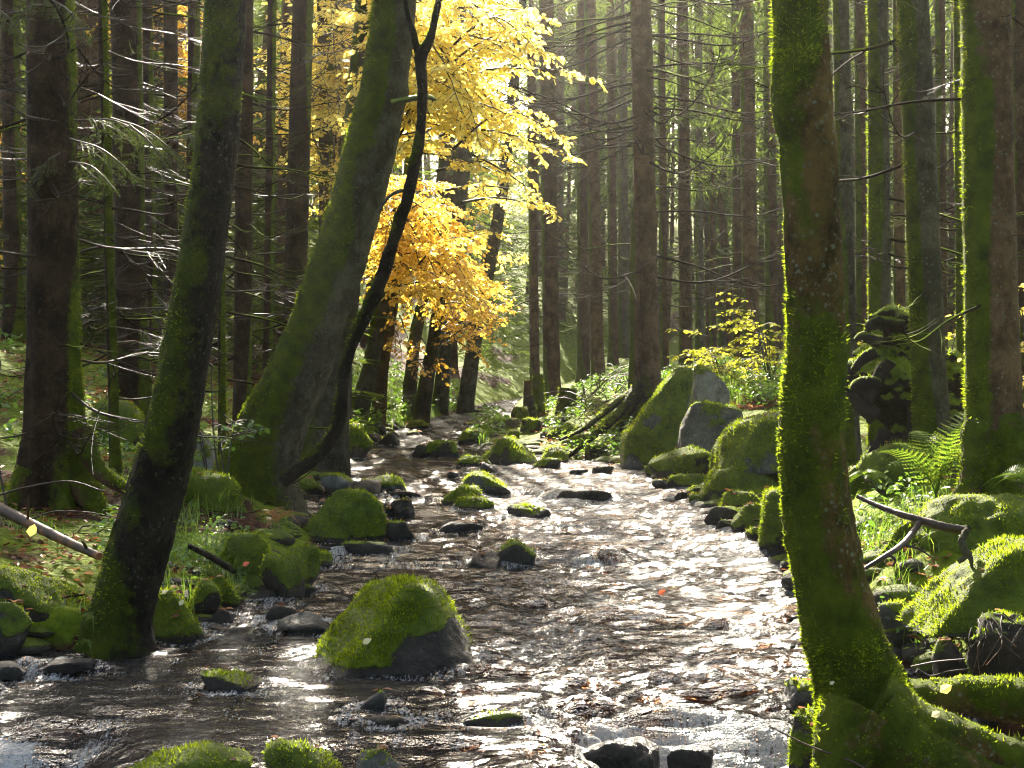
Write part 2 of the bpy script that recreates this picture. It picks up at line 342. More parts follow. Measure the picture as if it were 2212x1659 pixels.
# ------------------------------------------------------------------ water
def water_mat():
    m, nt = new_mat('peaty_stream_water'); g = G(nt); P = g.pos()
    ch = g.attr('chop')
    n1 = g.noise(g.pos(.5, 1.3, 1), 14, 4, .6, .5); n2 = g.noise(g.pos(.5, 1.3, 1), 40, 3, .6, .5); n3 = g.noise(P, 110, 2, .5)
    h = g.math('ADD', g.math('MULTIPLY', n1, 1.0), g.math('ADD', g.math('MULTIPLY', n2, .50), g.math('MULTIPLY', n3, .16)))
    nrm = g.bump(g.math('MULTIPLY', h, ch), 1.0, .20)
    fr = g.n('ShaderNodeFresnel', i={'IOR': 1.33, 'Normal': nrm}).outputs[0]
    gl = g.n('ShaderNodeBsdfGlossy', i={'Color': (1, 1, 1, 1), 'Roughness': .145, 'Normal': nrm}).outputs[0]
    tr = g.n('ShaderNodeBsdfTransparent', i={'Color': (.27, .165, .095, 1)}).outputs[0]
    s = g.n('ShaderNodeMixShader', i={0: fr, 1: tr, 2: gl}).outputs[0]
    fo = g.attr('foam'); fp = g.pos(1, .22, .22); fr2 = g.math('ADD', g.noise(g.pos(.55, 1.2, 1), 30, 5, .7, .6), g.math('MULTIPLY_ADD', g.noise(P, 2.3, 3), .5, -.25)); fz = g.math('MULTIPLY_ADD', g.math('SUBTRACT', g.math('ADD', g.attr('froth_glint'), fr2), 1.), 4., 0., clamp=True)
    nz = g.math('ADD', g.math('MULTIPLY', g.noise(fp, 55, 5, .7, .5), .75), g.math('MULTIPLY', g.noise(P, 120, 3, .6), .4))
    ff = g.math('MULTIPLY_ADD', g.math('SUBTRACT', g.math('ADD', fo, g.math('MULTIPLY_ADD', nz, 3.0, -1.15)), 1.02), 2.6, 0., clamp=True); ff = g.math('MAXIMUM', ff, g.math('MULTIPLY', fz, .85))
    white = g.n('ShaderNodeBsdfDiffuse', i={'Color': (.86, .86, .84, 1), 'Normal': nrm}).outputs[0]
    wt = g.n('ShaderNodeBsdfTranslucent', i={'Color': (.86, .86, .84, 1), 'Normal': nrm}).outputs[0]
    white = g.n('ShaderNodeMixShader', i={0: .55, 1: white, 2: wt}).outputs[0]
    g.out(g.n('ShaderNodeMixShader', i={0: ff, 1: s, 2: white}).outputs[0]); return m
M['water'] = water_mat()
HUMPS = [(1265, 1072, 75, .06), (1300, 1205, 110, .07), (1610, 1355, 85, .05), (1070, 1560, 100, .05), (820, 1565, 55, .03), (1135, 1105, 60, .04), (990, 1140, 50, .03), (1600, 1185, 45, .04), (1380, 1345, 50, .03), (700, 1345, 60, .03), (1250, 1140, 80, .04), (1480, 1040, 60, .03)]
WR = []
def water_fields(x, y):
    z = WZ2(x, y); p = np.stack([x, y, 0 * x], -1); foam = np.zeros_like(x)
    # how hard the water is worked: still in the left pool, choppy in the main current
    cur = ss(-2.0, -.3, x + .9 * np.clip(7.2 - y, -1.5, 1.5) * -.0) * .75 + .25
    pool = ss(-.9, -2.2, x) * ss(8.0, 7.0, y)
    ch = np.clip(.55 + .45 * fbm(p * np.array([1.1, .6, 1]) + 3, 3) + .25 * ss(-1.2, .6, x), .45, 1.15) * (1 - .38 * pool)
    # drops
    dz = WZ2(x, y + .06) - WZ2(x, y - .06); steep = ss(.012, .042, dz)
    dn = ss(.012, .04, WZ2(x, y + .30) - WZ2(x, y + .10))
    foam = np.maximum(foam, .62 * steep * ss(-.45, .15, fbm(p * np.array([2.2, .5, 1]), 3)) + .0); foam = np.maximum(foam, .72 * dn * ss(-.3, .2, fbm(p * 3 + 8, 3)))
    foam *= np.where(y < 6, 1.25, np.where(y < 12, .62, .6))
    for px, py, w, h in HUMPS:
        Y = water_Y(py); c = at(px, py, Y); s = w / F * Y
        q = ((x - c[0]) / s) ** 2 + ((y - Y - s * .2) / (s * .55)) ** 2
        z = z + h * np.exp(-q * 1.2) - .15 * h * np.exp(-(((x - c[0]) / s) ** 2 + ((y - Y + s * .55) / (s * .3)) ** 2))
        foam = np.maximum(foam, .86 * np.exp(-(((x - c[0]) / s) ** 2 + ((y - Y + s * .5) / (s * .32)) ** 2)))
    for cx, cy, hx, hy in WR:  # water piling up against the stones and trailing off them
        k = np.where((np.abs(x - cx) < hx * 1.7 + .1) & (y > cy - hy * 1.5 - 1.) & (y < cy + hy * 1.6 + .1))[0]
        if not len(k): continue
        xx, yy = x[k], y[k]; q = np.sqrt(((xx - cx) / (hx + .03)) ** 2 + ((yy - cy) / (hy + .03)) ** 2); n = fbm(np.stack([xx * 6, yy * 4, 0 * xx + cx], -1), 3)
        ring = np.exp(-((q - 1.02) / (.05 / hx + .06)) ** 2); z[k] += .022 * ring * (yy > cy)
        wake = np.exp(-((np.abs(xx - cx) - hx * .75) / (hx * .25)) ** 2) * ss(cy - hy - .9, cy - hy * .2, yy) * (yy < cy)
        foam[k] = np.maximum(foam[k], np.clip(ring * (.52 + .5 * n), 0, .8)); foam[k] = np.maximum(foam[k], np.clip(wake * (.40 + .5 * n), 0, .7)); ch[k] = np.maximum(ch[k], .9 * wake)
    p2 = np.stack([x * 2.6 + .8 * vn(np.stack([x * 2, y * 2, 0 * x], -1)), y * 8.0 + x * .8, 0 * x], -1)
    z = z + ch * (.058 * fbm(p2, 3) + .016 * (.5 - np.abs(fbm(p2 * 1.9 + 5, 2))) + .040 * fbm(p2 * 2.3 + 9, 2))
    froth_glint = .51 * ss(-1.6, .2, x) * (1 - pool) * ss(5.2, 6.5, y) + .10 * ss(9, 13, y) + .16 * ss(.8, -.3, np.minimum(x - LE(y), RE(y) - x)) * 0; froth_glint = np.where(y < 5.8, .30, froth_glint) * (1 - pool)  # froth of the main current, spread wider as white colour for sun glints
    return z, ch, foam, froth_glint
def water():
    ys = [2.6]; 
    while ys[-1] < 46: ys.append(ys[-1] + max(.012, .0032 * ys[-1]))
    ys = np.array([-30, -20, -12, -7, -3, 0, 1.5] + ys); nu = 300
    u = np.linspace(0, 1, nu); X = (LE(ys) - .5)[:, None] * (1 - u) + (RE(ys) + .5)[:, None] * u; Y = np.repeat(ys[:, None], nu, 1)
    x, y = X.ravel(), Y.ravel(); z, ch, fo, fz = water_fields(x, y)
    o = build('stream_water', (np.stack([x, y, z], -1), grid(X, Y), {'chop': ch, 'foam': fo, 'froth_glint': fz}), M['water'], loc=(0, 0, 0)); tag(o, kind='structure')
TOPS = []
# ------------------------------------------------------------------ stones
def rock_shape(hx, hy, hz, seed, poly=None, planes=None, lev=4, sharp=12, rough=.07, n=11):
    rng = np.random.default_rng(seed); D, Fc = ico(lev); h = np.array([hx, hy, hz])
    if planes is None:
        nn = unit(rng.normal(0, 1, (n, 3)) * np.array([1, 1, .9])); dd = rng.uniform(.62, 1., n)
        nn = np.vstack([nn, [[0, 0, -1], [0, 0, 1]]]); dd = np.append(dd, [1., rng.uniform(.75, .95)])
    else:
        nn = unit(np.array([p[:3] for p in planes])); dd = np.array([p[3] for p in planes])
    if poly is not None:
        q = np.array(poly); a = q; b = np.roll(q, -1, 0); e = b - a
        pn = np.stack([e[:, 1], np.zeros(len(e)), -e[:, 0]], -1); ce = q.mean(0)
        sg = np.sign((pn[:, [0, 2]] * (a - ce)).sum(1))[:, None]; pn = unit(pn * sg); pd = (pn[:, [0, 2]] * a).sum(1)
        nn = np.vstack([nn, pn]); dd = np.append(dd, pd)
    t = np.maximum(D @ nn.T, 0) / dd; r = (t ** sharp).sum(1) ** (-1 / sharp); r = np.minimum(r, 2.2)
    V = D * r[:, None]
    if poly is None:
        mn, mx = V.min(0), V.max(0); V = (V - (mn + mx) / 2) / ((mx - mn) / 2)
    V = V * h; N = vnorm(V, Fc); s = (hx * hy * hz) ** (1 / 3)
    o = rng.uniform(0, 50, 3)
    V = V + N * (rough * s * (fbm(V / s * 1.6 + o, 4) + .45 * fbm(V / s * 6 + o, 3)))[:, None]
    return V, Fc
def finish_rock(name, label, V, Fc, mat, moss, seed, cat, group=None, mossL=None, dens=1., wetw=True, wetk=1., bare=None, dark=0):
    N = vnorm(V, Fc); rng = np.random.default_rng(seed + 5); o = rng.uniform(0, 50, 3)
    c = V.mean(0); base = np.array([c[0], c[1], V[:, 2].min()]); w = WZ(V[:, 1]) if wetw else np.full(len(V), -9)
    above = V[:, 2] - w
    thr = 1.05 - 1.25 * moss
    m = ss(thr - .22, thr + .22, N[:, 2] * .58 + .75 * fbm(V * 3.6 + o, 5, .6) + .25 * ss(0, .25, above)) * ss(.012, .06, above)
    if moss <= 0: m = m * 0
    if bare is not None: m = m * (1 - bare(V, N))
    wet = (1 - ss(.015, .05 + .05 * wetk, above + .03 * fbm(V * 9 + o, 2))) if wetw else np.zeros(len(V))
    V = V + N * (m * .010 * (.6 + .12 * c[1]) * (fbm(V * 10 + o, 3) + .3 * fbm(V * 30, 2)))[:, None]
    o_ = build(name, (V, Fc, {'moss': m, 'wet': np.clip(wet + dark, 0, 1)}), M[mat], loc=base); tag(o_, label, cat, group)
    if moss > 0:
        Y = c[1]; L = mossL or (.012 + .0019 * Y); W = L * .30
        t = tufts(V, Fc, m * (.30 + .70 * ss(-.22, .15, fbm(V * 5.5 + 9, 3))), .95 * dens / (L * W * .5), L, W, seed, (0, 0, .3), 45000)
        if len(t[0]): tag(build('moss', t, M['moss'], parent=o_, smooth=False), kind='stuff')
    k = np.where((N[:, 2] > .55) & (V[:, 2] - WZ(V[:, 1]) > .06))[0]
    if len(k) and seed not in (18, 19): TOPS.append(V[rng.choice(k, int(1 + rng.integers(0, 5)) if seed != 82 else 16)])
    return o_
def R(name, label, box, moss=.7, mat='stone_dark', dr=.8, Y=None, seed=1, poly=None, planes=None, lev=4, sharp=None, rough=.07, sink=.25, cat='stone', group='stones and boulders along the stream', dens=1., wetw=True, bare=None, wetk=1., n=11, dark=0):
    x0, y0, x1, y1 = box
    if sharp is None: sharp = 7 if moss >= .8 and poly is None else 12
    inw = Y is None
    if Y is None: Y = water_Y(y1)
    hx = (x1 - x0) / 2 / F * Y; hy = hx * dr; Yc = Y + hy * .75
    hx = (x1 - x0) / 2 / F * Yc
    T = at((x0 + x1) / 2, y0, Yc); B = at((x0 + x1) / 2, y1, Y); zt = T[2]; zb = B[2] - sink * (zt - B[2]) - .04
    if inw: WR.append((T[0], Yc, hx, hy))
    c = np.array([T[0], Yc, (zt + zb) / 2]); hz = (zt - zb) / 2
    pq = None
    if poly is not None:
        pq = np.array([[(at(px, py, Yc)[0] - c[0]) / hx, (at(px, py, Yc)[2] - c[2]) / hz] for px, py in poly])
        low = pq[:, 1] < pq[:, 1].min() + .02
        if planes is None: planes = [(0, -1, .25, .9), (0, 1, .3, .9), (0, 0, -1, 1)]
    V, Fc = rock_shape(hx, hy, hz, seed, pq, planes, lev, sharp, rough, n)
    return finish_rock(name, label, V + c, Fc, mat, moss, seed, cat, group, dens=dens, wetw=wetw, bare=bare, wetk=wetk, dark=dark)
def rocks():
    # the boulder in the stream
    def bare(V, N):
        j = .05 * fbm(V * 6, 3); return ss(-.60, -.50, V[:, 0] + j) * ss(.02, -.05, V[:, 2] - (.30 + .42 * (V[:, 0] + .54)) + j) * ss(-.35, .1, -N[:, 1])  # bare stone at the front right foot, with its shade painted in
    R('boulder', 'large green moss covered boulder standing alone in midstream with a bare shade darkened right foot', (682, 1256, 1023, 1450), .95, 'stone_dark', .95, None, 3,
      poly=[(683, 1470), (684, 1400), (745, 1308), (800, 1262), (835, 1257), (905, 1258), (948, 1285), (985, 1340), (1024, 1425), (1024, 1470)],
      planes=[(-.68, -.42, .60, .56), (.28, -.86, .42, .63), (.80, -.45, .35, .80), (0, 1, .35, .85), (0, 0, -1, 1), (-.8, .3, .6, .78)], lev=6, sharp=34, rough=.055, cat='boulder', bare=bare, dens=1.5, dark=.55)  # dark puts the foot's shade into the stone colour through the wet attribute
    R('boulder', 'mossy ridge of rock leaning against the back of the big midstream boulder', (705, 1257, 850, 1400), .9, 'stone_dark', .8, 7.3, 7, poly=[(700, 1400), (700, 1372), (800, 1258), (840, 1256), (870, 1300), (870, 1400)], sharp=16, cat='boulder', dens=1.2)
    L = [
     # name, label, box, moss, mat, dr, Y, seed, kw
     ('stone', 'low mossy dome barely out of the brown water, front left of the big boulder', (428, 1452, 566, 1496), .72, 'stone_dark', .9, None, 11, {}),
     ('stone', 'bright green mossy stone cut by the bottom edge, left of the middle', (572, 1596, 745, 1740), .85, 'stone_dark', .9, 4.9, 12, {'sharp': 4, 'n': 16, 'rough': .12}),
     ('stone', 'long low mossy rock at the bottom edge left of the bright green stone', (255, 1612, 540, 1700), .72, 'stone_dark', .6, 4.9, 13, {'sharp': 4, 'n': 16, 'rough': .14}),
     ('stone', 'wet grey rock at the bottom edge right of the bright green mossy stone', (760, 1618, 888, 1710), .35, 'stone_grey', .8, 4.9, 14, {}),
     ('stone', 'dark wet rounded rock with water curling past, below the small wedge stone', (762, 1544, 885, 1590), .0, 'stone_dark', .8, None, 15, {}),
     ('stone', 'small wedge of grey green stone just below the big boulder', (778, 1490, 833, 1538), .45, 'stone_grey', .9, None, 16, {'poly': [(776, 1540), (782, 1520), (825, 1490), (834, 1500), (832, 1540)]}),
     ('stone', 'overrun mossy rock with white water spilling over it, bottom centre', (968, 1532, 1166, 1578), .5, 'stone_dark', .6, None, 17, {}),
     ('stone', 'large black wet rock in the white water at the bottom right', (1255, 1596, 1425, 1690), .0, 'stone_dark', .6, 5.3, 18, {'dark': 1., 'rough': .2, 'sharp': 6}),
     ('stone', 'black wet rock beside the roots of the right hand mossy tree, in the falls', (1440, 1615, 1540, 1690), .0, 'stone_dark', .6, 5.3, 19, {'dark': 1., 'rough': .2, 'sharp': 6}),
     ('stone', 'flat sunken dark stone in the brown pool at the left', (70, 1424, 205, 1452), .15, 'stone_dark', .7, None, 20, {}),
     ('stone', 'grey stone at the left edge of the photo in the brown pool', (-60, 1432, 60, 1462), .1, 'stone_grey', .8, None, 21, {}),
     ('stone', 'smooth grey blue flat slab left behind the big boulder', (595, 1322, 745, 1372), .0, 'stone_grey', .6, None, 22, {'dark': .35}),
     ('stone', 'small dark wet stone touching the left end of the grey blue slab', (572, 1308, 645, 1352), .0, 'stone_dark', .8, None, 23, {}),
     ('stone', 'dark wedge shaped rock in midstream beyond the big boulder', (1056, 1166, 1158, 1220), .35, 'stone_dark', .9, None, 24, {'poly': [(1055, 1225), (1060, 1200), (1112, 1165), (1158, 1195), (1150, 1225)]}),
     ('stone', 'low black rock leaning on the dark midstream wedge', (1000, 1196, 1082, 1229), .1, 'stone_dark', .9, None, 25, {}),
     ('stone', 'long flat dark stone in the water above the big boulder', (743, 1172, 867, 1208), .4, 'stone_dark', .45, None, 26, {'n': 7, 'sharp': 20}),
     ('stone', 'squarish dark stone right of the large mossy mound on the left shore', (834, 1126, 906, 1166), .4, 'stone_dark', .8, None, 27, {'sharp': 20}),
     ('stone', 'round brown boulder among the stones of the left shore', (752, 1036, 824, 1082), .25, 'stone_brown', .9, None, 28, {}),
     ('stone', 'pale topped slab behind the round brown boulder', (690, 1024, 790, 1070), .45, 'stone_pale', .8, None, 29, {}),
     ('stone', 'flat green mossy slab right of the round brown boulder', (786, 1028, 880, 1072), .6, 'stone_grey', .7, None, 30, {}),
     ('stone', 'long low brown stone in bright water right of the brown boulder', (834, 1060, 942, 1084), .2, 'stone_brown', .5, None, 31, {}),
     ('stone', 'small dark cube like stone in glittering water below the long brown stone', (840, 1080, 897, 1118), .5, 'stone_dark', .9, None, 32, {'sharp': 20}),
     ('stone', 'little mossy stone at the top right of the mossy shore mound', (782, 1082, 825, 1122), .6, 'stone_dark', .9, None, 33, {}),
     ('stone', 'grey pointed rock with green cap in the brightest water', (1000, 1018, 1103, 1062), .6, 'stone_grey', .8, None, 34, {'poly': [(998, 1065), (1002, 1030), (1030, 1018), (1060, 1030), (1104, 1058), (1104, 1065)]}),
     ('stone', 'low green dome in the bright water below the grey pointed rock', (944, 1050, 1046, 1094), .78, 'stone_dark', .8, None, 35, {}),
     ('stone', 'smaller mossy cushion overlapping the low green dome', (980, 1074, 1068, 1104), .85, 'stone_dark', .7, None, 36, {}),
     ('stone', 'wet dark rock with a white rim of water, right of the mossy cushion', (1084, 1090, 1190, 1124), .3, 'stone_dark', .7, None, 37, {}),
     ('stone', 'thin wet ledge with the water pouring across, right of midstream', (1195, 1058, 1330, 1084), .05, 'stone_dark', .5, None, 38, {}),
     ('stone', 'small sunken stone in midstream near the long flat stone', (945, 1128, 1045, 1150), .1, 'stone_dark', .5, None, 39, {}),
     # gravel bar in the middle distance
     ('boulder', 'pyramid shaped rock with a dark face and moss on its right, on the bar', (1044, 942, 1160, 1004), .65, 'stone_dark', .9, None, 40, {'poly': [(1040, 1008), (1048, 985), (1085, 943), (1112, 946), (1160, 990), (1165, 1008)], 'planes': [(-.45, -.85, .25, .7), (.4, -.6, .7, .75), (0, 1, .3, .9), (0, 0, -1, 1)], 'sharp': 20}),
     ('stone', 'rounded mossy stone with a pointed top right of the pyramid rock', (1168, 966, 1228, 1002), .8, 'stone_dark', .8, None, 41, {}),
     ('stone', 'flat mossy stone under the pointed rounded stone on the bar', (1150, 990, 1212, 1014), .75, 'stone_dark', .7, None, 42, {}),
     ('stone', 'low row of mossy lumps left below the pyramid rock', (984, 984, 1066, 1008), .75, 'stone_dark', .7, None, 43, {}),
     ('stone', 'broad mossy rock left of the pyramid rock on the bar', (915, 952, 998, 986), .65, 'stone_dark', .8, None, 44, {}),
     ('stone', 'dark narrow stone at the left tip of the bar', (890, 960, 922, 986), .1, 'stone_dark', .8, None, 45, {}),
     ('stone', 'mossy slab behind the broad mossy rock', (985, 930, 1062, 972), .75, 'stone_grey', .8, 20.6, 46, {}),
     ('boulder', 'upright mossy block behind and right of the pyramid rock', (1118, 905, 1172, 958), .6, 'stone_dark', .9, 20.8, 47, {}),
     ('stone', 'brown leaning slab at the back of the bar', (1060, 902, 1135, 945), .4, 'stone_brown', .8, 22.2, 48, {}),
     ('stone', 'wide mossy stone at the right end of the bar below the root bank', (1180, 925, 1262, 968), .7, 'stone_dark', .8, 19.6, 49, {}),
     ('stone', 'grey wet stone in front of the bar near the grey pointed rock', (1036, 1000, 1088, 1020), .15, 'stone_grey', .7, None, 50, {}),
     ('stone', 'dark flat stone at the water edge under the leaning boulder', (1226, 1014, 1272, 1032), .2, 'stone_dark', .7, None, 51, {}),
     ('stone', 'small peaked stone in the water left of the grey pointed rock', (965, 1018, 1001, 1036), .1, 'stone_dark', .8, None, 52, {}),
     # far left shore
     ('boulder', 'big smooth mossy boulder on the far left shore beside the thin curved stem', (722, 914, 806, 990), .6, 'stone_brown', .9, None, 53, {}),
     ('stone', 'dark square stone right of the smooth boulder on the far left shore', (814, 932, 866, 962), .4, 'stone_dark', .8, None, 54, {}),
     ('stone', 'flat dark stone in the far riffle, second from the smooth boulder', (862, 932, 930, 958), .4, 'stone_dark', .8, 22.0, 55, {}),
     ('stone', 'long mossy stone at the grassy far left shore', (930, 905, 1000, 928), .6, 'stone_dark', .6, 25.5, 56, {}),
     ('stone', 'mossy stone where the stream bends out of sight', (990, 885, 1062, 915), .6, 'stone_dark', .7, 28.5, 57, {}),
     ('stone', 'dark low stone at the foot of the smooth boulder', (640, 950, 728, 1020), .55, 'stone_dark', .8, 15.6, 58, {}),
     # left shore
     ('boulder', 'large rounded moss mound at the water below the leaning tree', (618, 1054, 836, 1172), .92, 'stone_dark', .75, None, 60, {'lev': 5, 'rough': .09, 'cat': 'boulder', 'dens': 1.2}),
     ('boulder', 'mossy lump at the left foot of the large moss mound', (600, 1115, 690, 1170), .9, 'stone_dark', .7, 11.0, 61, {}),
     ('boulder', 'round mossy boulder with a dark hollow between the two left trees', (380, 1014, 532, 1112), .85, 'stone_dark', .8, 10.2, 62, {'rough': .10}),
     ('boulder', 'pale grey stone with a moss cap peeping out behind the dark leaning trunk', (372, 912, 468, 1036), .5, 'stone_pale', .8, 12.2, 63, {'rough': .05, 'poly': [(372, 1036), (372, 940), (420, 913), (450, 950), (468, 1010), (466, 1036)]}),
     ('boulder', 'dim green boulder behind the thin mossy pole on the left', (196, 864, 345, 1000), .85, 'stone_dark', .8, 12.8, 64, {}),
     ('boulder', 'mossy mound on the left bank with a steep dark front', (478, 1150, 600, 1275), .9, 'stone_dark', .8, 8.6, 65, {'rough': .1, 'dens': 1.2}),
     ('boulder', 'mossy boulder at the water edge in front of the mound', (560, 1195, 655, 1290), .92, 'stone_dark', .9, 8.25, 66, {'rough': .1, 'dens': 1.2}),
     ('boulder', 'rounded mossy boulder at the right end of the left bank mound', (628, 1180, 692, 1265), .9, 'stone_dark', .9, 8.6, 67, {}),
     ('boulder', 'mossy rock at the foot of the dark leaning trunk, right side', (326, 1278, 448, 1388), .85, 'stone_dark', .9, None, 68, {'rough': .1, 'dens': 1.2}),
     ('stone', 'low flat dark stone at the shore right of the trunk foot', (440, 1316, 508, 1348), .3, 'stone_dark', .8, None, 69, {}),
     ('stone', 'mossy shelf stone under the grass on the left shore', (395, 1255, 480, 1330), .75, 'stone_dark', .8, 7.7, 70, {}),
     ('boulder', 'broad dark mossy bank block left of the leaning trunk foot', (-60, 1222, 205, 1400), .72, 'stone_dark', .6, 6.95, 71, {'lev': 5, 'rough': .09}),
     ('stone', 'small dark mossy hump at the left edge of the photo before the bank block', (-20, 1298, 72, 1400), .6, 'stone_dark', .8, 6.75, 72, {}),
     ('stone', 'small stone in the shallows between the moss mound and the bank', (686, 1182, 716, 1206), .3, 'stone_dark', .8, None, 73, {}),
     ('stone', 'mossy low stone right of the rounded bank boulder', (660, 1196, 722, 1226), .6, 'stone_dark', .8, None, 74, {}),
     # right shore
     ('boulder', 'tall leaning boulder with a grey face and moss below the fused spruce', (1284, 788, 1504, 1024), .68, 'stone_grey', .7, 16.2, 80, {'lev': 5, 'sharp': 22, 'poly': [(1280, 1030), (1345, 945), (1346, 870), (1368, 835), (1450, 790), (1502, 790), (1500, 850), (1452, 985), (1420, 1030)], 'planes': [(.5, -.8, .12, .62), (-.35, -.9, .1, .66), (0, -.6, .8, .88), (0, 1, .2, .9), (0, 0, -1, 1)], 'cat': 'boulder'}),
     ('boulder', 'bare grey angular slab leaning beside the tall mossy boulder', (1460, 862, 1600, 985), .46, 'stone_grey', .7, 15.3, 81, {'sharp': 14, 'rough': .12, 'lev': 5, 'poly': [(1462, 985), (1468, 925), (1500, 868), (1560, 872), (1600, 885), (1590, 985)], 'wetw': False}),
     ('boulder', 'pale stone with brown leaves on its flat top behind the grey slab', (1495, 786, 1574, 880), .5, 'stone_pale', .8, 17.4, 82, {'sharp': 12, 'rough': .11, 'lev': 5, 'poly': [(1497, 880), (1497, 792), (1520, 788), (1560, 820), (1574, 845), (1570, 880)], 'wetw': False}),
     ('boulder', 'big boulder with smooth grey face and thick moss top, left of front right tree', (1548, 888, 1766, 1022), .62, 'stone_grey', .9, 12.9, 83, {'lev': 5, 'sharp': 20, 'poly': [(1548, 1022), (1552, 960), (1585, 915), (1680, 888), (1728, 906), (1758, 965), (1766, 1022)], 'planes': [(.25, -.95, .10, .70), (-.75, -.5, .45, .86), (0, -.4, .9, .95), (0, 1, .3, .9), (0, 0, -1, 1)]}),
     ('boulder', 'mossy boulder with a black undercut left face at the right shore', (1512, 1004, 1682, 1098), .78, 'stone_dark', .8, None, 84, {'sharp': 18, 'poly': [(1512, 1100), (1520, 1060), (1548, 1012), (1590, 1004), (1670, 1036), (1684, 1080), (1684, 1100)], 'planes': [(-.75, -.62, .05, .62), (.1, -.95, .35, .78), (0, 1, .3, .9), (0, 0, -1, 1)]}),
     ('boulder', 'rounded thick moss boulder half hidden by the right tree trunk', (1640, 1056, 1730, 1200), .9, 'stone_dark', .9, None, 85, {'rough': .09}),
     ('stone', 'mossy cushion stone left of the half hidden moss boulder', (1578, 1088, 1662, 1152), .9, 'stone_dark', .8, None, 86, {}),
     ('stone', 'flat dark stone at the right water edge, foremost of the undercut boulder', (1522, 1094, 1608, 1138), .35, 'stone_dark', .8, None, 87, {}),
     ('stone', 'tiny mossy stone between the flat dark stone and the cushion', (1545, 1120, 1590, 1146), .7, 'stone_dark', .8, 11.2, 88, {}),
     ('boulder', 'low mossy rock under the bare grey slab', (1404, 968, 1560, 1034), .85, 'stone_dark', .7, 14.4, 89, {}),
     ('stone', 'mossy stone at the water below the low mossy rock', (1440, 1024, 1530, 1056), .8, 'stone_dark', .7, None, 90, {}),
     ('stone', 'grey wet cobble on the right shore beside the riffle', (1408, 1036, 1452, 1054), .2, 'stone_grey', .8, None, 91, {}),
     ('stone', 'dark mossy cobble below the shore stones on the right', (1478, 1050, 1530, 1078), .5, 'stone_dark', .8, None, 92, {}),
     ('stone', 'dark pointed stone in the water against the right trunk, left side', (1684, 1236, 1760, 1278), .3, 'stone_dark', .8, None, 93, {}),
     ('stone', 'mossy grey green rock in the water beside the root of the right tree', (1694, 1472, 1800, 1540), .62, 'stone_grey', .8, None, 94, {}),
     ('stone', 'dark mossy rock tucked under the left side of the right tree base', (1706, 1530, 1830, 1640), .55, 'stone_dark', .8, 5.0, 95, {}),
     ('boulder', 'bright mossy overhanging boulder at the right edge, black hollow below', (1955, 1180, 2330, 1425), .86, 'stone_grey', .7, 6.0, 96, {'lev': 5, 'rough': .10, 'sharp': 14, 'poly': [(1950, 1400), (1955, 1355), (2020, 1290), (2085, 1200), (2150, 1170), (2330, 1170), (2330, 1330), (2190, 1345), (2080, 1380), (2010, 1425)], 'dens': 1.2}),
     ('boulder', 'thick bright moss hummock below the fern at the right edge', (1985, 1072, 2330, 1250), .95, 'stone_grey', .7, 6.9, 97, {'lev': 5, 'rough': .20, 'dens': 1.2, 'sharp': 5, 'n': 18}),
     ('boulder', 'mossy log shaped rock behind the bent dead branch', (1865, 1125, 2048, 1265), .85, 'stone_dark', .5, 7.2, 98, {'rough': .16, 'sharp': 5}),
     ('stone', 'grey stone with thin moss in the small side pool on the right', (1890, 1300, 1985, 1375), .5, 'stone_grey', .8, 6.6, 99, {}),
     ('stone', 'dark grey stone in the hollow below the overhanging boulder', (2010, 1380, 2090, 1440), .3, 'stone_dark', .8, 5.7, 100, {}),
     ('boulder', 'green mossy boulder right behind the right hand trunk', (1815, 1008, 1895, 1110), .9, 'stone_dark', .8, 9.6, 101, {}),
     ('stone', 'mossy root covered hummock left of the fern on the right', (1860, 960, 1990, 1060), .85, 'stone_dark', .8, 9.0, 102, {'rough': .1}),
     ('boulder', 'dark mossy hump between the grey trunk and the big right spruce', (2020, 770, 2095, 960), .8, 'stone_dark', .8, 10.6, 103, {}),
     ('stone', 'grey wet cobble at the right shore just below the tall leaning boulder', (1276, 1004, 1326, 1028), .2, 'stone_dark', .8, None, 110, {}),
     ('stone', 'mossy stone snug against the left end of the low mossy rock', (1392, 1000, 1442, 1034), .85, 'stone_dark', .8, None, 111, {}),
     ('stone', 'small mossy stone under the undercut boulder on the right shore', (1488, 1066, 1526, 1090), .8, 'stone_dark', .8, None, 112, {}),
     ('stone', 'dark little stone in the riffle off the right shore', (1452, 1062, 1486, 1078), .2, 'stone_dark', .8, None, 113, {}),
     ('stone', 'mossy lump on the bar behind the pointed rounded stone', (1226, 938, 1284, 984), .85, 'stone_dark', .8, 18.6, 114, {}),
     ('stone', 'green stone at the foot of the spruce roots on the bar', (1262, 960, 1316, 1000), .8, 'stone_dark', .8, 17.6, 115, {}),
     ('stone', 'mossy block on the bar below the squat stump', (1196, 890, 1252, 930), .8, 'stone_dark', .8, 21.0, 116, {}),
     ('stone', 'low green stone beside the rotten splintered stump', (1100, 880, 1150, 908), .75, 'stone_dark', .8, 23.6, 117, {}),
     ('stone', 'small mossy stone between the two tall rocks of the bar', (1088, 930, 1122, 956), .75, 'stone_dark', .8, 20.4, 118, {}),
     ('stone', 'dark stone at the left shore above the pale topped slab', (676, 1000, 736, 1030), .55, 'stone_dark', .8, 15.6, 119, {}),
     ('stone', 'mossy stone in the lee of the thin curved stem', (640, 1028, 700, 1062), .8, 'stone_dark', .8, 13.6, 120, {}),
     ('stone', 'small stone breaking the shallows right of the little mossy stone', (826, 1098, 858, 1116), .3, 'stone_dark', .8, None, 121, {}),
     ('stone', 'little mossy cobble before the rounded bank boulder', (640, 1262, 684, 1284), .8, 'stone_dark', .8, None, 122, {}),
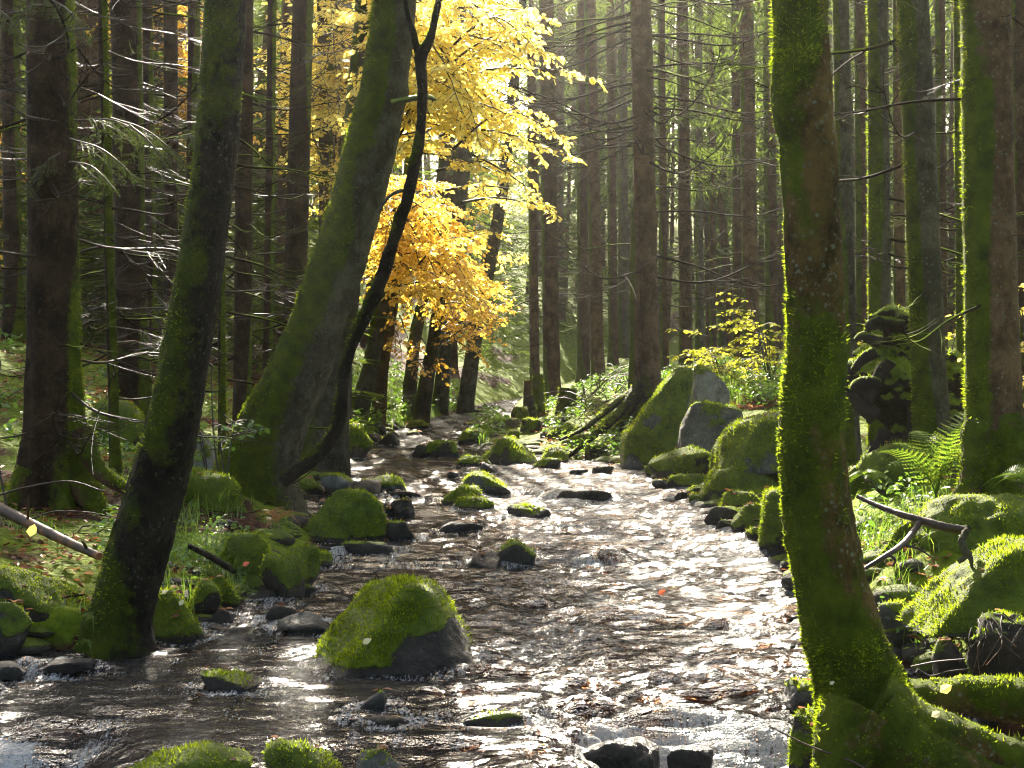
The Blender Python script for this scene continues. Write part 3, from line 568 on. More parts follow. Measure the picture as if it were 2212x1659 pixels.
     ('stone', 'flat wet stone at the shore below the mossy boulder at the water edge', (536, 1276, 604, 1304), .4, 'stone_dark', .7, None, 123, {}),
     ('stone', 'mossy stone under the grass between trunk foot and bank mound', (452, 1240, 520, 1290), .85, 'stone_dark', .8, 7.9, 124, {}),
     ('stone', 'small dark stone awash in front of the flat wet shore stone', (590, 1300, 622, 1316), .0, 'stone_dark', .8, None, 125, {}),
     ('stone', 'mossy rock in the far riffle left of the bend', (1000, 912, 1046, 932), .7, 'stone_dark', .8, 24.4, 126, {}),
     ('stone', 'green stone on the far left shore below the grass', (870, 908, 930, 932), .8, 'stone_dark', .8, 23.8, 127, {}),
     ('stone', 'thick green stone at the right shore between cushion and grey faced boulder', (1560, 1060, 1640, 1100), .9, 'stone_dark', .8, 12.2, 128, {}),
     ('stone', 'mossy cobble at the waterline left of the half hidden moss boulder', (1606, 1140, 1650, 1166), .85, 'stone_dark', .8, None, 129, {}),
    ]
    for nm, lb, bx, ms, mt, dr, Y, sd, kw in L:
        kw = dict(kw); kw.setdefault('cat', nm); R(nm, lb, bx, ms, mt, dr, Y, sd, **kw)
    # rubble nobody could count: pebbles and cobbles along both shores and in the bed
    rng = np.random.default_rng(5); parts = []; tf = []; P0, F0 = ico(2)
    for i in range(1250):
        y = 5 + 19 * rng.random() ** 1.2; side = rng.random()
        x = RE(y) + rng.normal(.02, .22) if side < .5 else LE(y) + rng.normal(-.02, .22)
        if rng.random() < .16 and y > 6: x = rng.uniform(LE(y), RE(y)); 
        if 16 < y < 24 and rng.random() < .2: x = RE(y) + rng.uniform(0, 1.6)
        s = rng.uniform(.025, .10) * (1 + .03 * y) * (1.5 if rng.random() < .1 else 1)
        z = gz(x, y) - .25 * s; ww = WZ(y)
        if x > LE(y) and x < RE(y): z = max(z, ww - s * rng.uniform(.5, 1.4))
        V = P0 * np.array([s * rng.uniform(.8, 1.5), s * rng.uniform(.7, 1.2), s * rng.uniform(.4, .8)]); V = V * (1 + .22 * vn(P0 * 1.4 + i * 3.1))[:, None] + np.array([x, y, z])
        N = P0; above = V[:, 2] - ww
        m = ss(-.1, .5, N[:, 2] * .8 + .5 * vn(V * 6)) * ss(.01, .05, above) * (rng.random() < .8)
        parts.append((V, F0, {'moss': m, 'wet': 1 - ss(0, .06, above)}))
    tag(build('rubble', parts, M['stone_dark'], loc=(0, 0, 0)), 'dark wet cobbles and pebbles strewn along both water edges', 'pebbles', kind='stuff')
# ------------------------------------------------------------------ trees
def px_path(pts, Y):
    """pts: (px, py, width px[, Y]) -> centre line and radius"""
    P = np.array([at(p[0], p[1], p[3] if len(p) > 3 else Y) for p in pts]); r = np.array([p[2] / 2 / F * (p[3] if len(p) > 3 else Y) for p in pts]); return P, r
def trunk_mesh(P, r, seg, n, seed, lump=.06, fine=.02, flare=None, knobs=()):
    A = catmull(np.column_stack([P, r]), n); P, r = A[:, :3], A[:, 3]
    th = np.arange(seg) / seg * 2 * math.pi; rng = np.random.default_rng(seed)
    RR = np.repeat(r[:, None], seg, 1)
    if flare:
        amt, hf, lobes = flare; h = P[:, 2] - P[:, 2].min(); ph = rng.uniform(0, 6.28)
        RR *= 1 + amt * np.exp(-h / hf)[:, None] * (.55 + .45 * np.cos(lobes * th + ph + .5 * np.sin(th)))[None]
    V, q, c = tube(P, RR, seg); rv = np.append(np.repeat(r, seg), [r[0], r[-1]]); cen = np.vstack([np.repeat(P, seg, 0), P[0], P[-1]])
    N = unit(V - cen); s = r.mean(); o = seed * 7.7
    V = V + N * (rv * (lump * fbm(V / s * np.array([.9, .9, .28]) + o, 3) * 2 + fine * fbm(V / s * np.array([7, 7, 2.2]) + o, 3) * 2))[:, None]
    for kp, kr, ka in knobs:
        d = np.linalg.norm(V - kp, axis=1); V = V + N * (ka * np.exp(-(d / kr) ** 2))[:, None]
    return V, q, c, N
def add_fuzz(parent, V, q, m, Y, seed, dens=1., lean=(0, 0, .2), L=None):
    L = L or (.010 + .0017 * Y); W = L * .32
    t = tufts(V, q, m * (.15 + .85 * ss(-.25, .15, fbm(V * 5 + seed, 3))), .85 * dens / (L * W * .5), L, W, seed, lean, 50000)
    if len(t[0]): tag(build('moss', t, M['moss'], parent=parent, smooth=False), kind='stuff')
def hero(name, label, cat, pts, Y, mat, seed, mossf, seg=40, n=160, lump=.05, fine=.03, flare=None, top=None, fuzz=1., knobs=(), partname='trunk', root=None, ground=False):
    P, r = px_path(pts, Y)
    if ground: P = np.vstack([P, [P[-1][0] - .05, P[-1][1], min(gz(P[-1][0], P[-1][1]) - .15, P[-1][2] - .1)]]); r = np.append(r, r[-1] * 1.15)
    if top is not None:  # carries on above the picture
        d = unit(P[0] - P[1]); d = unit(d + np.array([0, 0, .4])); k = max(1, (top - P[0][2]) / d[2]); P = np.vstack([P[0] + d * k, P[0] + d * k * .5, P]); r = np.concatenate([[r[0] * .45, r[0] * .78], r])
    V, q, c, N = trunk_mesh(P, r, seg, n, seed, lump, fine, flare, knobs)
    m = np.clip(mossf(V, N), 0, 1); base = P[-1]; V = V + N * (ss(.3, .9, m) * .0016 * Y * (.6 + .8 * fbm(V * 16, 3)))[:, None]
    t = root or thing(name, base, label, cat)
    o = build(partname, tparts((V, q, c), {'moss': m}), M[mat], parent=t)
    if fuzz: 
        o["_o"] = t["_o"]; build_fuzz(o, V, q, m, Y, seed, fuzz)
    return t, V, q, m
def build_fuzz(t, V, q, m, Y, seed, fuzz): add_fuzz(t, V, q, ss(.30, .75, m), Y, seed, fuzz, L=.011 + .0021 * Y)
def side(N, d): return N @ unit(np.array(d, float))
def root_tube(t, pts, Y, mat, seed, mossf, seg=18, n=50, fuzz=1., lump=.12):
    P, r = px_path(pts, Y); V, q, c, N = trunk_mesh(P, r, seg, n, seed, lump, .05)
    m = np.clip(mossf(V, N), 0, 1); o = build('root', tparts((V, q, c), {'moss': m}), M[mat], parent=t); o['_o'] = t['_o']
    if fuzz: add_fuzz(o, V, q, ss(.30, .75, m), Y, seed, fuzz, L=.011 + .0021 * Y)
    return o
# dead spruce branches: a handful of shapes, each with its own side twigs
DB = []
def dead_branch(seed, L=1.5, twigs=11, droop=.22, up=.34, moss=0, r0=.0095, mat='twig'):
    rng = np.random.default_rng(seed); n = 14; s = np.linspace(0, 1, n); a = rng.uniform(-.12, .12)
    P = np.stack([L * s * (1 - .06 * s), L * (.10 * np.sin(s * 3 + rng.uniform(0, 6)) * s + a * s * s), L * (-droop * s + up * s ** 2.2 + .02 * np.sin(9 * s + seed))], -1)
    parts = []
    def put(P, r):
        V, q, c = tube(P, r, 4, False); nz = ss(-.2, .7, unit(V - np.repeat(P, 4, 0))[:, 2]); parts.append((V, q, {'moss': nz * moss * (.6 + .8 * (vn(V * 6) > 0))}))
    put(P, r0 * (1 - .85 * s) + .0008)
    for k in range(twigs):
        f = rng.uniform(.18, .96); i = f * (n - 1); i0 = min(int(i), n - 2); p = P[i0] + (P[i0 + 1] - P[i0]) * (i - i0); d = unit(P[i0 + 1] - P[i0]); sd = 1 if k % 2 else -1
        l = L * rng.uniform(.14, .40) * (1.1 - .6 * f); ang = rng.uniform(.6, 1.1); lat = np.array([-d[1], d[0], 0]) * sd
        v = d * math.cos(ang) + lat * math.sin(ang) + np.array([0, 0, rng.uniform(-.5, .15)]); u = np.linspace(0, 1, 6)[:, None]
        Q = p + v * l * u + np.array([0, 0, rng.uniform(-.1, .22) * l]) * u ** 2 + d * l * .3 * u ** 2
        put(Q, (r0 * .32) * (1 - .8 * u[:, 0]) + .0006)
        for j in range(rng.integers(0, 4)):
            g = rng.uniform(.3, .9); p2 = Q[int(g * 5)]; v2 = unit(v + rng.normal(0, .6, 3)); l2 = l * rng.uniform(.2, .5)
            put(p2 + v2 * l2 * np.linspace(0, 1, 3)[:, None], np.array([.0018, .0013, .0006]))
    me = build('branch', parts, M[mat], local=True); md = me.data; bpy.data.objects.remove(me); return md
def init_db():
    for k in range(7): DB.append(dead_branch(100 + k, 1.5, 9 + k % 4, .20 + .06 * (k % 3), .30 + .08 * (k % 2), mat='twig' if k > 3 else 'twig_dry'))
    for k in range(3): DB.append(dead_branch(130 + k, 1.35, 8, .30, .30, .9, .011, 'twig_dry'))
def whorls(t, X, Y, z0, z1, n, seed, rr, sc=(.6, 1.2), moss=.2, bias=None, wet=7, lo=0):
    rng = np.random.default_rng(seed)
    for k in range(n):
        z = rng.uniform(z0, z1); az = rng.uniform(0, 6.283) if bias is None else rng.normal(bias, 1.0)
        md = DB[7 + rng.integers(0, 3)] if rng.random() < moss else DB[rng.integers(lo, wet)]
        xx, yy = X(z), Y
        inst(md, 'branch', t, (xx + rr * .8 * math.cos(az), yy + rr * .8 * math.sin(az), z), (rng.normal(0, .25), rng.normal(0, .12), az), rng.uniform(*sc))
# living crowns of spruce boughs, hung from 6-9 m upwards
CROWN = []
def crown_mesh(seed, H=11, r=2.0, nw=20, nb=7, nt=18, tl=.30, tw=.045):
    rng = np.random.default_rng(seed); VV = []; parts = []
    for w in range(nw):
        f = (w + rng.random()) / nw; z = H * f; Lb = r * (1 - f) ** .8 * (.75 + .25 * min(1, f * 6)) + .15
        for b in range(nb):
            az = rng.uniform(0, 6.283); L = Lb * rng.uniform(.6, 1.15); n = nt
            s = rng.random(n) ** .7; c, si = math.cos(az), math.sin(az); dz = rng.uniform(.15, .45)
            bx = s * L; bz = z - dz * L * s + .30 * L * s ** 2.5
            lat = rng.normal(0, .16, n) * (1.2 - .5 * s) * L ** .5
            p = np.stack([c * bx - si * lat, si * bx + c * lat, bz + rng.normal(0, .03, n)], -1)
            d = unit(np.stack([c * .7 - si * np.sign(lat) * .7 + rng.normal(0, .25, n), si * .7 + c * np.sign(lat) * .7 + rng.normal(0, .25, n), rng.normal(-.55, .35, n)], -1))
            l = tl * rng.uniform(.5, 1.3, (n, 1)); q = unit(np.cross(d, rng.normal(0, 1, (n, 3)))) * tw * .5
            e = p + d * l; mid = p + d * l * .45
            VV.append(np.stack([p, mid + q, e, mid - q], 1).reshape(-1, 3))
            if b % 2 == 0:
                u = np.linspace(0, 1, 5); B = np.stack([c * u * L, si * u * L, z - dz * L * u + .30 * L * u ** 2.5], -1); parts.append(tube(B, .018 * (1 - .8 * u) + .002, 3, False)[:2])
    V = np.concatenate(VV); o = build('crown', [(V, np.arange(len(V)).reshape(-1, 4))], M['needle'], local=True, smooth=False); md = o.data; bpy.data.objects.remove(o); return md
def init_crowns():
    CROWN.append(crown_mesh(1, 11, 2.0)); CROWN.append(crown_mesh(2, 12, 2.3, 22, 7, 18)); CROWN.append(crown_mesh(3, 10, 1.8, 20, 7, 20, .26, .04))
    CROWN.append(crown_mesh(4, 11, 2.2, 13, 6, 9, .55, .09))
def spruce(label, pxt, pxb, w, Y, mat='bark_spruce', mossamt=.2, mdir=(-1, -.2, 0), H=17, crown=7.5, cs=.55, nb=14, bz=None, seed=0, flare=(.5, .35, 5), fuzz=0, seg=20, n=60, group=None, name='spruce_tree', bmoss=.25, cat='tree', lump=.03, nocrown=False, wy=None):
    """pxt, pxb: column of the trunk centre at the top edge of the photo and at its foot"""
    w *= .94
    zt = CZ + CY / F * Y; Xb = (pxb - CX) / F * Y; Xt = (pxt - CX) / F * Y; zb = gz(Xb, Y) - .08
    k = (Xt - Xb) / max(zt - zb, .5); X = lambda z: Xb + k * (z - zb); r0 = w / 2 / F * Y
    zz = np.array([zb, zb + .25, zb + .8, zb + 2, zb + 4, zb + 8, zb + H * .7, zb + H]); rr = r0 * np.array([1.12, 1.08, 1.04, 1.0, .96, .86, .5, .08])
    P = np.stack([X(zz), np.full(8, Y), zz], -1)
    V, q, c, N = trunk_mesh(P, rr, seg, n, seed + 11, lump, .02, flare)
    h = V[:, 2] - zb
    m = ss(.25, .8, mossamt + .55 * side(N, mdir) + .55 * fbm(V * np.array([3, 3, .7]) + seed, 3) + .5 * np.exp(-h / .5)) if mossamt > -.5 else np.zeros(len(V))
    t = thing(name, (Xb, Y, zb), label, cat, group or ('spruces on the left slope' if pxb < 760 else 'spruces of the right bank'))
    o = build('trunk', tparts((V, q, c), {'moss': m}), M[mat], parent=t); o['_o'] = t['_o']
    if fuzz: add_fuzz(o, V, q, ss(.30, .75, m) * (V[:, 2] < zt + .3), Y, seed, fuzz)
    if nb:
        a, b = bz or (zb + 1.2, min(zt + 1.0, zb + crown + 1)); whorls(t, X, Y, a, b, nb, seed + 3, r0, moss=bmoss, **(dict(wet=7, lo=1) if pxb < 760 else dict(wet=4)))
    if not nocrown:
        inst(CROWN[seed % 3], 'crown', t, (X(zb + crown), Y, zb + crown), (0, 0, seed * 1.7), (cs, cs, (H - crown + .6) / 11))
    return t, X, zb, r0
# ------------------------------------------------------------------ leaves, sprays, shrubs
def leaf_mesh(p, d, nrm, L, W):
    """ovate leaves: six-cornered blades, p = stalk end, d = along, nrm = face"""
    d = unit(d); s = unit(np.cross(d, nrm)); n = np.cross(s, d); L = np.asarray(L)[:, None]; W = np.asarray(W)[:, None] / 2
    a = p; b = p + d * L * .33 + s * W + n * L * .05; c = p + d * L * .72 + s * W * .72 + n * L * .03; e = p + d * L - n * L * .08
    f = p + d * L * .72 - s * W * .72 + n * L * .03; g = p + d * L * .33 - s * W + n * L * .05
    V = np.stack([a, b, c, e, f, g], 1).reshape(-1, 3); i = np.arange(len(p))[:, None] * 6
    return V, np.vstack([i + np.array([0, 1, 2, 3]), i + np.array([0, 3, 4, 5])])
class Spray:
    def __init__(s, seed): s.rng = np.random.default_rng(seed); s.tw = []; s.p = []; s.d = []; s.n = []; s.l = []
    def twig(s, P, r0, r1, seg=3): 
        V, q, c = tube(P, np.linspace(r0, r1, len(P)), seg, False); s.tw.append((V, q))
    def leaves(s, P, step, size, tilt=.55):
        rng = s.rng; L = np.linalg.norm(np.diff(P, axis=0), axis=1).sum(); n = max(2, int(L / step)); t = (np.arange(n) + rng.random(n) * .6) / n * (len(P) - 1); i = np.minimum(t.astype(int), len(P) - 2)
        p = P[i] + (P[i + 1] - P[i]) * (t - i)[:, None]; d = unit(P[i + 1] - P[i]); lat = unit(np.stack([-d[:, 1], d[:, 0], 0 * d[:, 0]], -1)) * np.where(np.arange(n) % 2, 1, -1)[:, None]
        dd = d * .6 + lat * .8 + rng.normal(0, .3, (n, 3)) + np.array([0, 0, -.30]); nn = np.array([0, 0, 1.]) + rng.normal(0, tilt, (n, 3))
        s.p.append(p); s.d.append(dd); s.n.append(nn); s.l.append(size * rng.uniform(.65, 1.2, n))
    def limb(s, A, B, size, sub=.16, step=.038, spread=.75, sag=.10, r0=.018, tilt=.55, start=.15, flat=.12):
        rng = s.rng; A, B = np.asarray(A, float), np.asarray(B, float); L = np.linalg.norm(B - A); n = max(6, int(L / .12)); u = np.linspace(0, 1, n)[:, None]
        C = A + (B - A) * u + np.array([0, 0, 1]) * L * sag * (np.sin(u * math.pi) * .9) + np.cumsum(rng.normal(0, .012, (n, 3)), 0) * u; s.twig(C, r0, .003, 5); s.leaves(C[n * 2 // 3:], step, size, tilt)
        k = max(3, int(L * (1 - start) / sub))
        for j in range(k):
            f = start + (1 - start) * (j + rng.random()) / k; i = min(int(f * (n - 1)), n - 2); p = C[i]; d = unit(C[i + 1] - C[i]); lat = unit(np.array([-d[1], d[0], 0])) * (1 if j % 2 else -1)
            l = spread * L * (.45 * (1 - f) + .10) * rng.uniform(.6, 1.3); l = min(max(l, .15), 1.1); v = unit(d * .75 + lat * .8 + np.array([0, 0, rng.normal(-.08, flat)]))
            w = np.linspace(0, 1, 6)[:, None]; Q = p + v * l * w + np.array([0, 0, -.18 * l]) * w ** 2 + d * .15 * l * w ** 2; s.twig(Q, .005, .0015); s.leaves(Q, step, size, tilt)
            for h in range(int(l / .12)):
                g = rng.uniform(.2, .9); p2 = Q[int(g * 5)]; v2 = unit(v + unit(np.array([-v[1], v[0], 0])) * (1 if h % 2 else -1) * .9 + rng.normal(0, .15, 3)); l2 = l * rng.uniform(.25, .5); Q2 = p2 + v2 * l2 * np.linspace(0, 1, 3)[:, None]
                s.leaves(Q2, step, size, tilt)
    def make(s, t, leafmat, twmat='limb', lname='foliage', tname='branch'):
        if s.tw: build(tname, s.tw, M[twmat], parent=t)
        l = np.concatenate(s.l); V, q = leaf_mesh(np.concatenate(s.p), np.concatenate(s.d), np.concatenate(s.n), l, l * .62)
        return build(lname, (V, q), M[leafmat], parent=t, smooth=False), len(l)
def in_poly(poly, x, y):
    c = False; j = len(poly) - 1
    for i in range(len(poly)):
        if (poly[i][1] > y) != (poly[j][1] > y) and x < (poly[j][0] - poly[i][0]) * (y - poly[i][1]) / (poly[j][1] - poly[i][1] + 1e-9) + poly[i][0]: c = not c
        j = i
    return c
def fill_limbs(s, poly, Yr, n, root, size, seed, Lr=(.9, 2.0), **kw):
    """limbs ending inside an outline of the crown, coming from the trunk side"""
    rng = np.random.default_rng(seed); xs = [p[0] for p in poly]; ys = [p[1] for p in poly]; k = 0; g = 0
    while k < n and g < 5000:
        g += 1; x, y = rng.uniform(min(xs), max(xs)), rng.uniform(min(ys), max(ys))
        if not in_poly(poly, x, y): continue
        B = at(x, y, rng.uniform(*Yr)); A0 = np.asarray(root(B, rng), float); d = A0 - B; L = min(np.linalg.norm(d), rng.uniform(*Lr)); s.limb(B + unit(d) * L, B, size, **kw); k += 1
def shrub(name, label, px, py, Y, h, spread, n, leafmat, size, seed, cat='shrub', group=None, stepk=1., zb=None):
    X = (px - CX) / F * Y; zb = gz(X, Y) if zb is None else zb; rng = np.random.default_rng(seed); t = thing(name, (X, Y, zb - .03), label, cat, group or ('yellow bushes under the spruces' if name == 'yellow_shrub' else None)); s = Spray(seed)
    for k in range(n):
        az = rng.uniform(0, 6.28); hh = h * rng.uniform(.25, 1.); st = np.array([X + rng.normal(0, .06), Y + rng.normal(0, .06), zb - .03]); top = st + np.array([math.cos(az) * spread * .35, math.sin(az) * spread * .35, hh])
        P = catmull([st, (st + top) / 2 + rng.normal(0, .04, 3), top], 8); s.twig(P, .008, .004, 5)
        for j in range(3):
            a2 = az + rng.normal(0, 1.1); q = P[rng.integers(4, 8)]; s.limb(q, q + np.array([math.cos(a2), math.sin(a2), rng.uniform(-.05, .25)]) * spread * rng.uniform(.4, .9), size, .10, .05 * stepk, .8, .08, .005, .6, .1)
    s.make(t, leafmat); return t
def fern(label, px, py, Y, n, L, seed, mat='fern', name='fern', group=None, upright=.8, az0=None):
    X = (px - CX) / F * Y; z = CZ + (CY - py) / F * Y; zb = gz(X, Y); z = z if (Y < 11 and z - zb > .15) else zb - .02
    rng = np.random.default_rng(seed); t = thing(name, (X, Y, z), label, 'fern', group or 'ferns on the banks')
    for k in range(n):
        az = rng.uniform(0, 6.28) if az0 is None else rng.normal(az0, .6); l = L * rng.uniform(.7, 1.1); m = 22; u = np.linspace(0, 1, m); hd = np.array([math.cos(az), math.sin(az), 0]); up = upright * rng.uniform(.7, 1.15)
        P = np.array([X, Y, z]) + hd * (l * (.26 * u + .42 * u * u))[:, None] + np.array([0, 0, 1]) * (l * (up * u - .75 * u ** 2.3))[:, None]; d = unit(np.gradient(P, axis=0)); sd = unit(np.cross(d, [0, 0, 1.] + rng.normal(0, .25, 3)))
        VV = [tube(P, .0025 * (1 - .8 * u) + .0006, 3, False)[:2]]
        w = l * .20 * np.sin(np.clip(u * 1.05 + .12, 0, 1) * math.pi) ** .7 * (1 - .35 * u); tri = []
        for sg in (-1, 1):
            for i in range(3, m):
                a = P[i]; tip = a + sd[i] * sg * w[i] + d[i] * w[i] * .35 - np.array([0, 0, .12 * w[i]]); hw = d[i] * l / m * .42
                mm = 7; v = np.linspace(0, 1, mm)
                for j in range(mm - 1):  # pinna cut into little lobes
                    c0 = a + (tip - a) * v[j]; c1 = a + (tip - a) * v[j + 1]; wd = hw * (1 - v[j] * .85)
                    tri.append([c0, c0 + wd + (c1 - c0) * .5, c1]); tri.append([c0, c1, c0 - wd + (c1 - c0) * .5])
        T = np.array(tri).reshape(-1, 3); VV.append((T, np.arange(len(T)).reshape(-1, 3)))
        build('frond', VV, M[mat], parent=t, smooth=False)
    return t
def blades(x, y, z, h, w, seed, lean=.5):
    """grass blades: three bent segments each"""
    rng = np.random.default_rng(seed); n = len(x); az = rng.uniform(0, 6.283, n); d = np.stack([np.cos(az), np.sin(az), 0 * az], -1); s = np.stack([-np.sin(az), np.cos(az), 0 * az], -1); b = np.stack([x, y, z], -1); le = rng.uniform(.2, 1.2, (n, 1)) * lean; h = h[:, None]; rows = []
    for u in (0, .35, .7, 1.):
        p = b + np.array([0, 0, 1]) * h * (u - .45 * le * u ** 3) + d * h * le * u ** 2; ww = (w[:, None] if not np.isscalar(w) else w) * (1 - u) ** .6 / 2
        rows += [p - s * ww, p + s * ww]
    V = np.stack(rows, 1).reshape(-1, 3); i = np.arange(n)[:, None] * 8
    return V, np.vstack([i + np.array([a, a + 1, a + 3, a + 2]) for a in (0, 2, 4)])
def scatter(n, seed, Yr, Xf, cond):
    """random points on the ground inside a region"""
    rng = np.random.default_rng(seed); y = Yr[0] + (Yr[1] - Yr[0]) * rng.random(n) ** 1.0; x = (Xf[0] + (Xf[1] - Xf[0]) * rng.random(n)); px = CX + x / 1.0; X = (x - CX) / F * y
    z = GZ(X, y); k = cond(X, y, z, x); return X[k], y[k], z[k]
def undergrowth():
    # grass
    G_ = []
    def patch(n, seed, Yr, Xf, h, w, th=0., lean=.6, cl=1.6):
        X, Y, z = scatter(n, seed, Yr, Xf, lambda X, y, z, x: ((X < LE(y) - .04) | (X > RE(y) + .05)) & (fbm(np.stack([X * cl, y * cl, 0 * X + seed], -1), 3) > th))
        rng = np.random.default_rng(seed); G_.append(blades(X, Y, z - .01, h * rng.uniform(.4, 1.2, len(X)), w, seed, lean))
    patch(2600, 1, (7.4, 10.5), (330, 640), .22, .007, -.05, .9); patch(1500, 2, (7.0, 9), (0, 330), .12, .006, .15)
    patch(5000, 3, (20, 29), (700, 1060), .24, .016, -.25, .6); patch(2600, 4, (5.6, 8.5), (1830, 2212), .20, .006, -.1, .9)
    patch(7000, 5, (17, 26), (1480, 1900), .30, .014, -.1, .6); patch(2200, 6, (9, 16), (1700, 2212), .18, .009, .1, .8); patch(2500, 7, (10, 20), (0, 700), .12, .010, .25, .8)
    patch(1200, 8, (15, 24), (1240, 1560), .16, .010, .1, .8)
    tag(build('grass', G_, M['grass'], loc=(0, 0, 0), smooth=False), 'bent green grass blades on the mossy banks', 'grass', kind='stuff')
    # leafy herbs: short stalks with a ring of leaflets
    rng = np.random.default_rng(9); P, D, Nn, Ls = [], [], [], []
    def herbs(n, seed, Yr, Xf, h, size, th=0.):
        X, Y, z = scatter(n, seed, Yr, Xf, lambda X, y, z, x: ((X < LE(y) - .04) | (X > RE(y) + .05)) & (fbm(np.stack([X * 1.4, y * 1.4, 0 * X + seed], -1), 3) > th))
        for k in range(5):
            az = rng.uniform(0, 6.28, len(X)); hh = h * rng.random(len(X)) ** .7
            P.append(np.stack([X + rng.normal(0, .04, len(X)), Y + rng.normal(0, .04, len(X)), z + hh], -1)); D.append(np.stack([np.cos(az), np.sin(az), rng.normal(-.1, .35, len(X))], -1)); Nn.append(np.array([0, 0, 1.]) + rng.normal(0, .45, (len(X), 3))); Ls.append(size * rng.uniform(.5, 1.3, len(X)))
    herbs(500, 11, (5.3, 8), (1850, 2212), .10, .028, .05); herbs(3000, 12, (18, 27), (1440, 1980), .28, .065, -.05); herbs(1700, 13, (17.5, 28), (1180, 1480), .22, .06, -.05)
    herbs(1800, 14, (20, 31), (700, 1080), .35, .09, -.1); herbs(900, 15, (8, 13), (200, 640), .12, .04, .05); herbs(500, 16, (8, 15), (1800, 2212), .16, .05, .05); herbs(900, 17, (12, 22), (0, 480), .14, .07, .1)
    l = np.concatenate(Ls); V, q = leaf_mesh(np.concatenate(P), np.concatenate(D), np.concatenate(Nn), l, l * .6)
    tag(build('undergrowth', (V, q), M['green_leaf'], loc=(0, 0, 0), smooth=False), 'low leafy green herbs covering the forest floor', 'undergrowth', kind='stuff')
    # fallen leaves
    P, D, Nn, Ls = [], [], [], []
    def fall(n, seed, Yr, Xf, size, th=-1., cx=None):
        X, Y, z = scatter(n, seed, Yr, Xf, lambda X, y, z, x: ((X < LE(y) - .08) | (X > RE(y) + .06)) & (fbm(np.stack([X * .9, y * .9, 0 * X + seed], -1), 3) > th))
        r = np.random.default_rng(seed); n = len(X); P.append(np.stack([X, Y, z + .012 + .02 * r.random(n)], -1)); az = r.uniform(0, 6.28, n); D.append(np.stack([np.cos(az), np.sin(az), r.normal(0, .25, n)], -1)); Nn.append(np.array([0, 0, 1.]) + r.normal(0, .4, (n, 3))); Ls.append(size * r.uniform(.5, 1.2, n))
    fall(5000, 21, (9.5, 24), (0, 720), .075, -.1); fall(1500, 22, (7, 10), (0, 640), .05, .1); fall(4200, 23, (18.2, 21.4), (1480, 1760), .085); fall(2400, 24, (5.2, 16), (1780, 2212), .055, .0); fall(2600, 25, (15, 26), (1150, 1560), .08, -.1)
    T_ = np.concatenate(TOPS); n = len(T_); az = np.random.default_rng(3).uniform(0, 6.28, n); P.append(T_ + np.array([0, 0, .012 + 0 * az[0]])); D.append(np.stack([np.cos(az), np.sin(az), .1 * np.sin(3 * az)], -1)); Nn.append(np.array([0, 0, 1.]) + np.random.default_rng(4).normal(0, .3, (n, 3))); Ls.append(.03 + .0022 * T_[:, 1])
    l = np.concatenate(Ls); V, q = leaf_mesh(np.concatenate(P), np.concatenate(D), np.concatenate(Nn), l, l * .65)
    tag(build('leaf_litter', (V, q), M['litter'], loc=(0, 0, 0), smooth=False), 'brown fallen beech leaves lying on both banks', 'fallen leaves', kind='stuff')
def one_leaf(label, px, py, Y, size, mat, seed, az=.3, dz=0.):
    p = at(px, py, Y)[None] + np.array([[0, 0, dz]]); r = np.random.default_rng(seed); V, q = leaf_mesh(p, np.array([[math.cos(az), math.sin(az) * .3, .5]]), np.array([[.1, -.9, .6]]), np.array([size]), np.array([size * .7]))
    tag(build('fallen_leaf', (V, q), M[mat], loc=p[0], smooth=False), label, 'leaf', 'single fallen leaves')
# ------------------------------------------------------------------ the place
land(); rocks(); water(); init_db(); init_crowns()
def mband(d, k, s, off=0., f=(4, 4, 1.2), up=.0, zb=None, hb=.5, ub=.8):
    def fn(V, N):
        m = off + k * side(N, d) + s * fbm(V * np.array(f) + 3.1, 4) + up * N[:, 2]
        if zb is not None: m = m + ub * np.exp(-np.maximum(V[:, 2] - zb, 0) / hb)
        return m
    return fn
# foreground right: the mossy tree with its spreading roots
t1, V, q, m = hero('broadleaf_tree', 'mottled mossy trunk standing in the water at the front right, the nearest tree', 'tree',
    [(1733, -10, 114), (1734, 120, 118), (1734, 235, 124), (1748, 300, 118), (1752, 420, 118), (1759, 560, 120), (1763, 700, 124), (1757, 850, 132), (1755, 960, 138), (1766, 1080, 142), (1783, 1200, 150), (1808, 1320, 158), (1838, 1430, 172), (1866, 1520, 205), (1885, 1600, 240), (1890, 1680, 250)], 5.0, 'bark_mottled', 21,
    mband((-.9, .3, .1), .38, 1.1, .72, (5, 5, 2.5), .1, .45, .22, .75), 56, 300, .05, .06, None, top=8, fuzz=1., knobs=[(at(1680, 240, 4.95), .035, .022), (at(1692, 962, 4.92), .05, .02), (at(1800, 290, 4.9), .03, .008)])
for pts, sd in [([(1880, 1470, 150), (1945, 1512, 120), (2010, 1512, 92), (2080, 1500, 84), (2150, 1510, 96), (2260, 1520, 110)], 1), ([(1880, 1530, 170), (1965, 1580, 140), (2060, 1600, 110), (2160, 1632, 100), (2290, 1668, 110)], 2), ([(1870, 1560, 190), (1960, 1640, 170), (2080, 1690, 150), (2200, 1740, 140)], 3), ([(1850, 1530, 150), (1822, 1600, 130), (1815, 1680, 120)], 4)]:
    pts = [(a, b, c, 4.98 - .03 * i + (.12 if sd == 1 else -.06 * sd)) for i, (a, b, c) in enumerate(pts)]
    root_tube(t1, pts, 5.0, 'bark_mottled', 30 + sd, mband((-.2, 0, 1), .35, .5, .60, (7, 7, 7)), 28, 70, 1.4, .13)
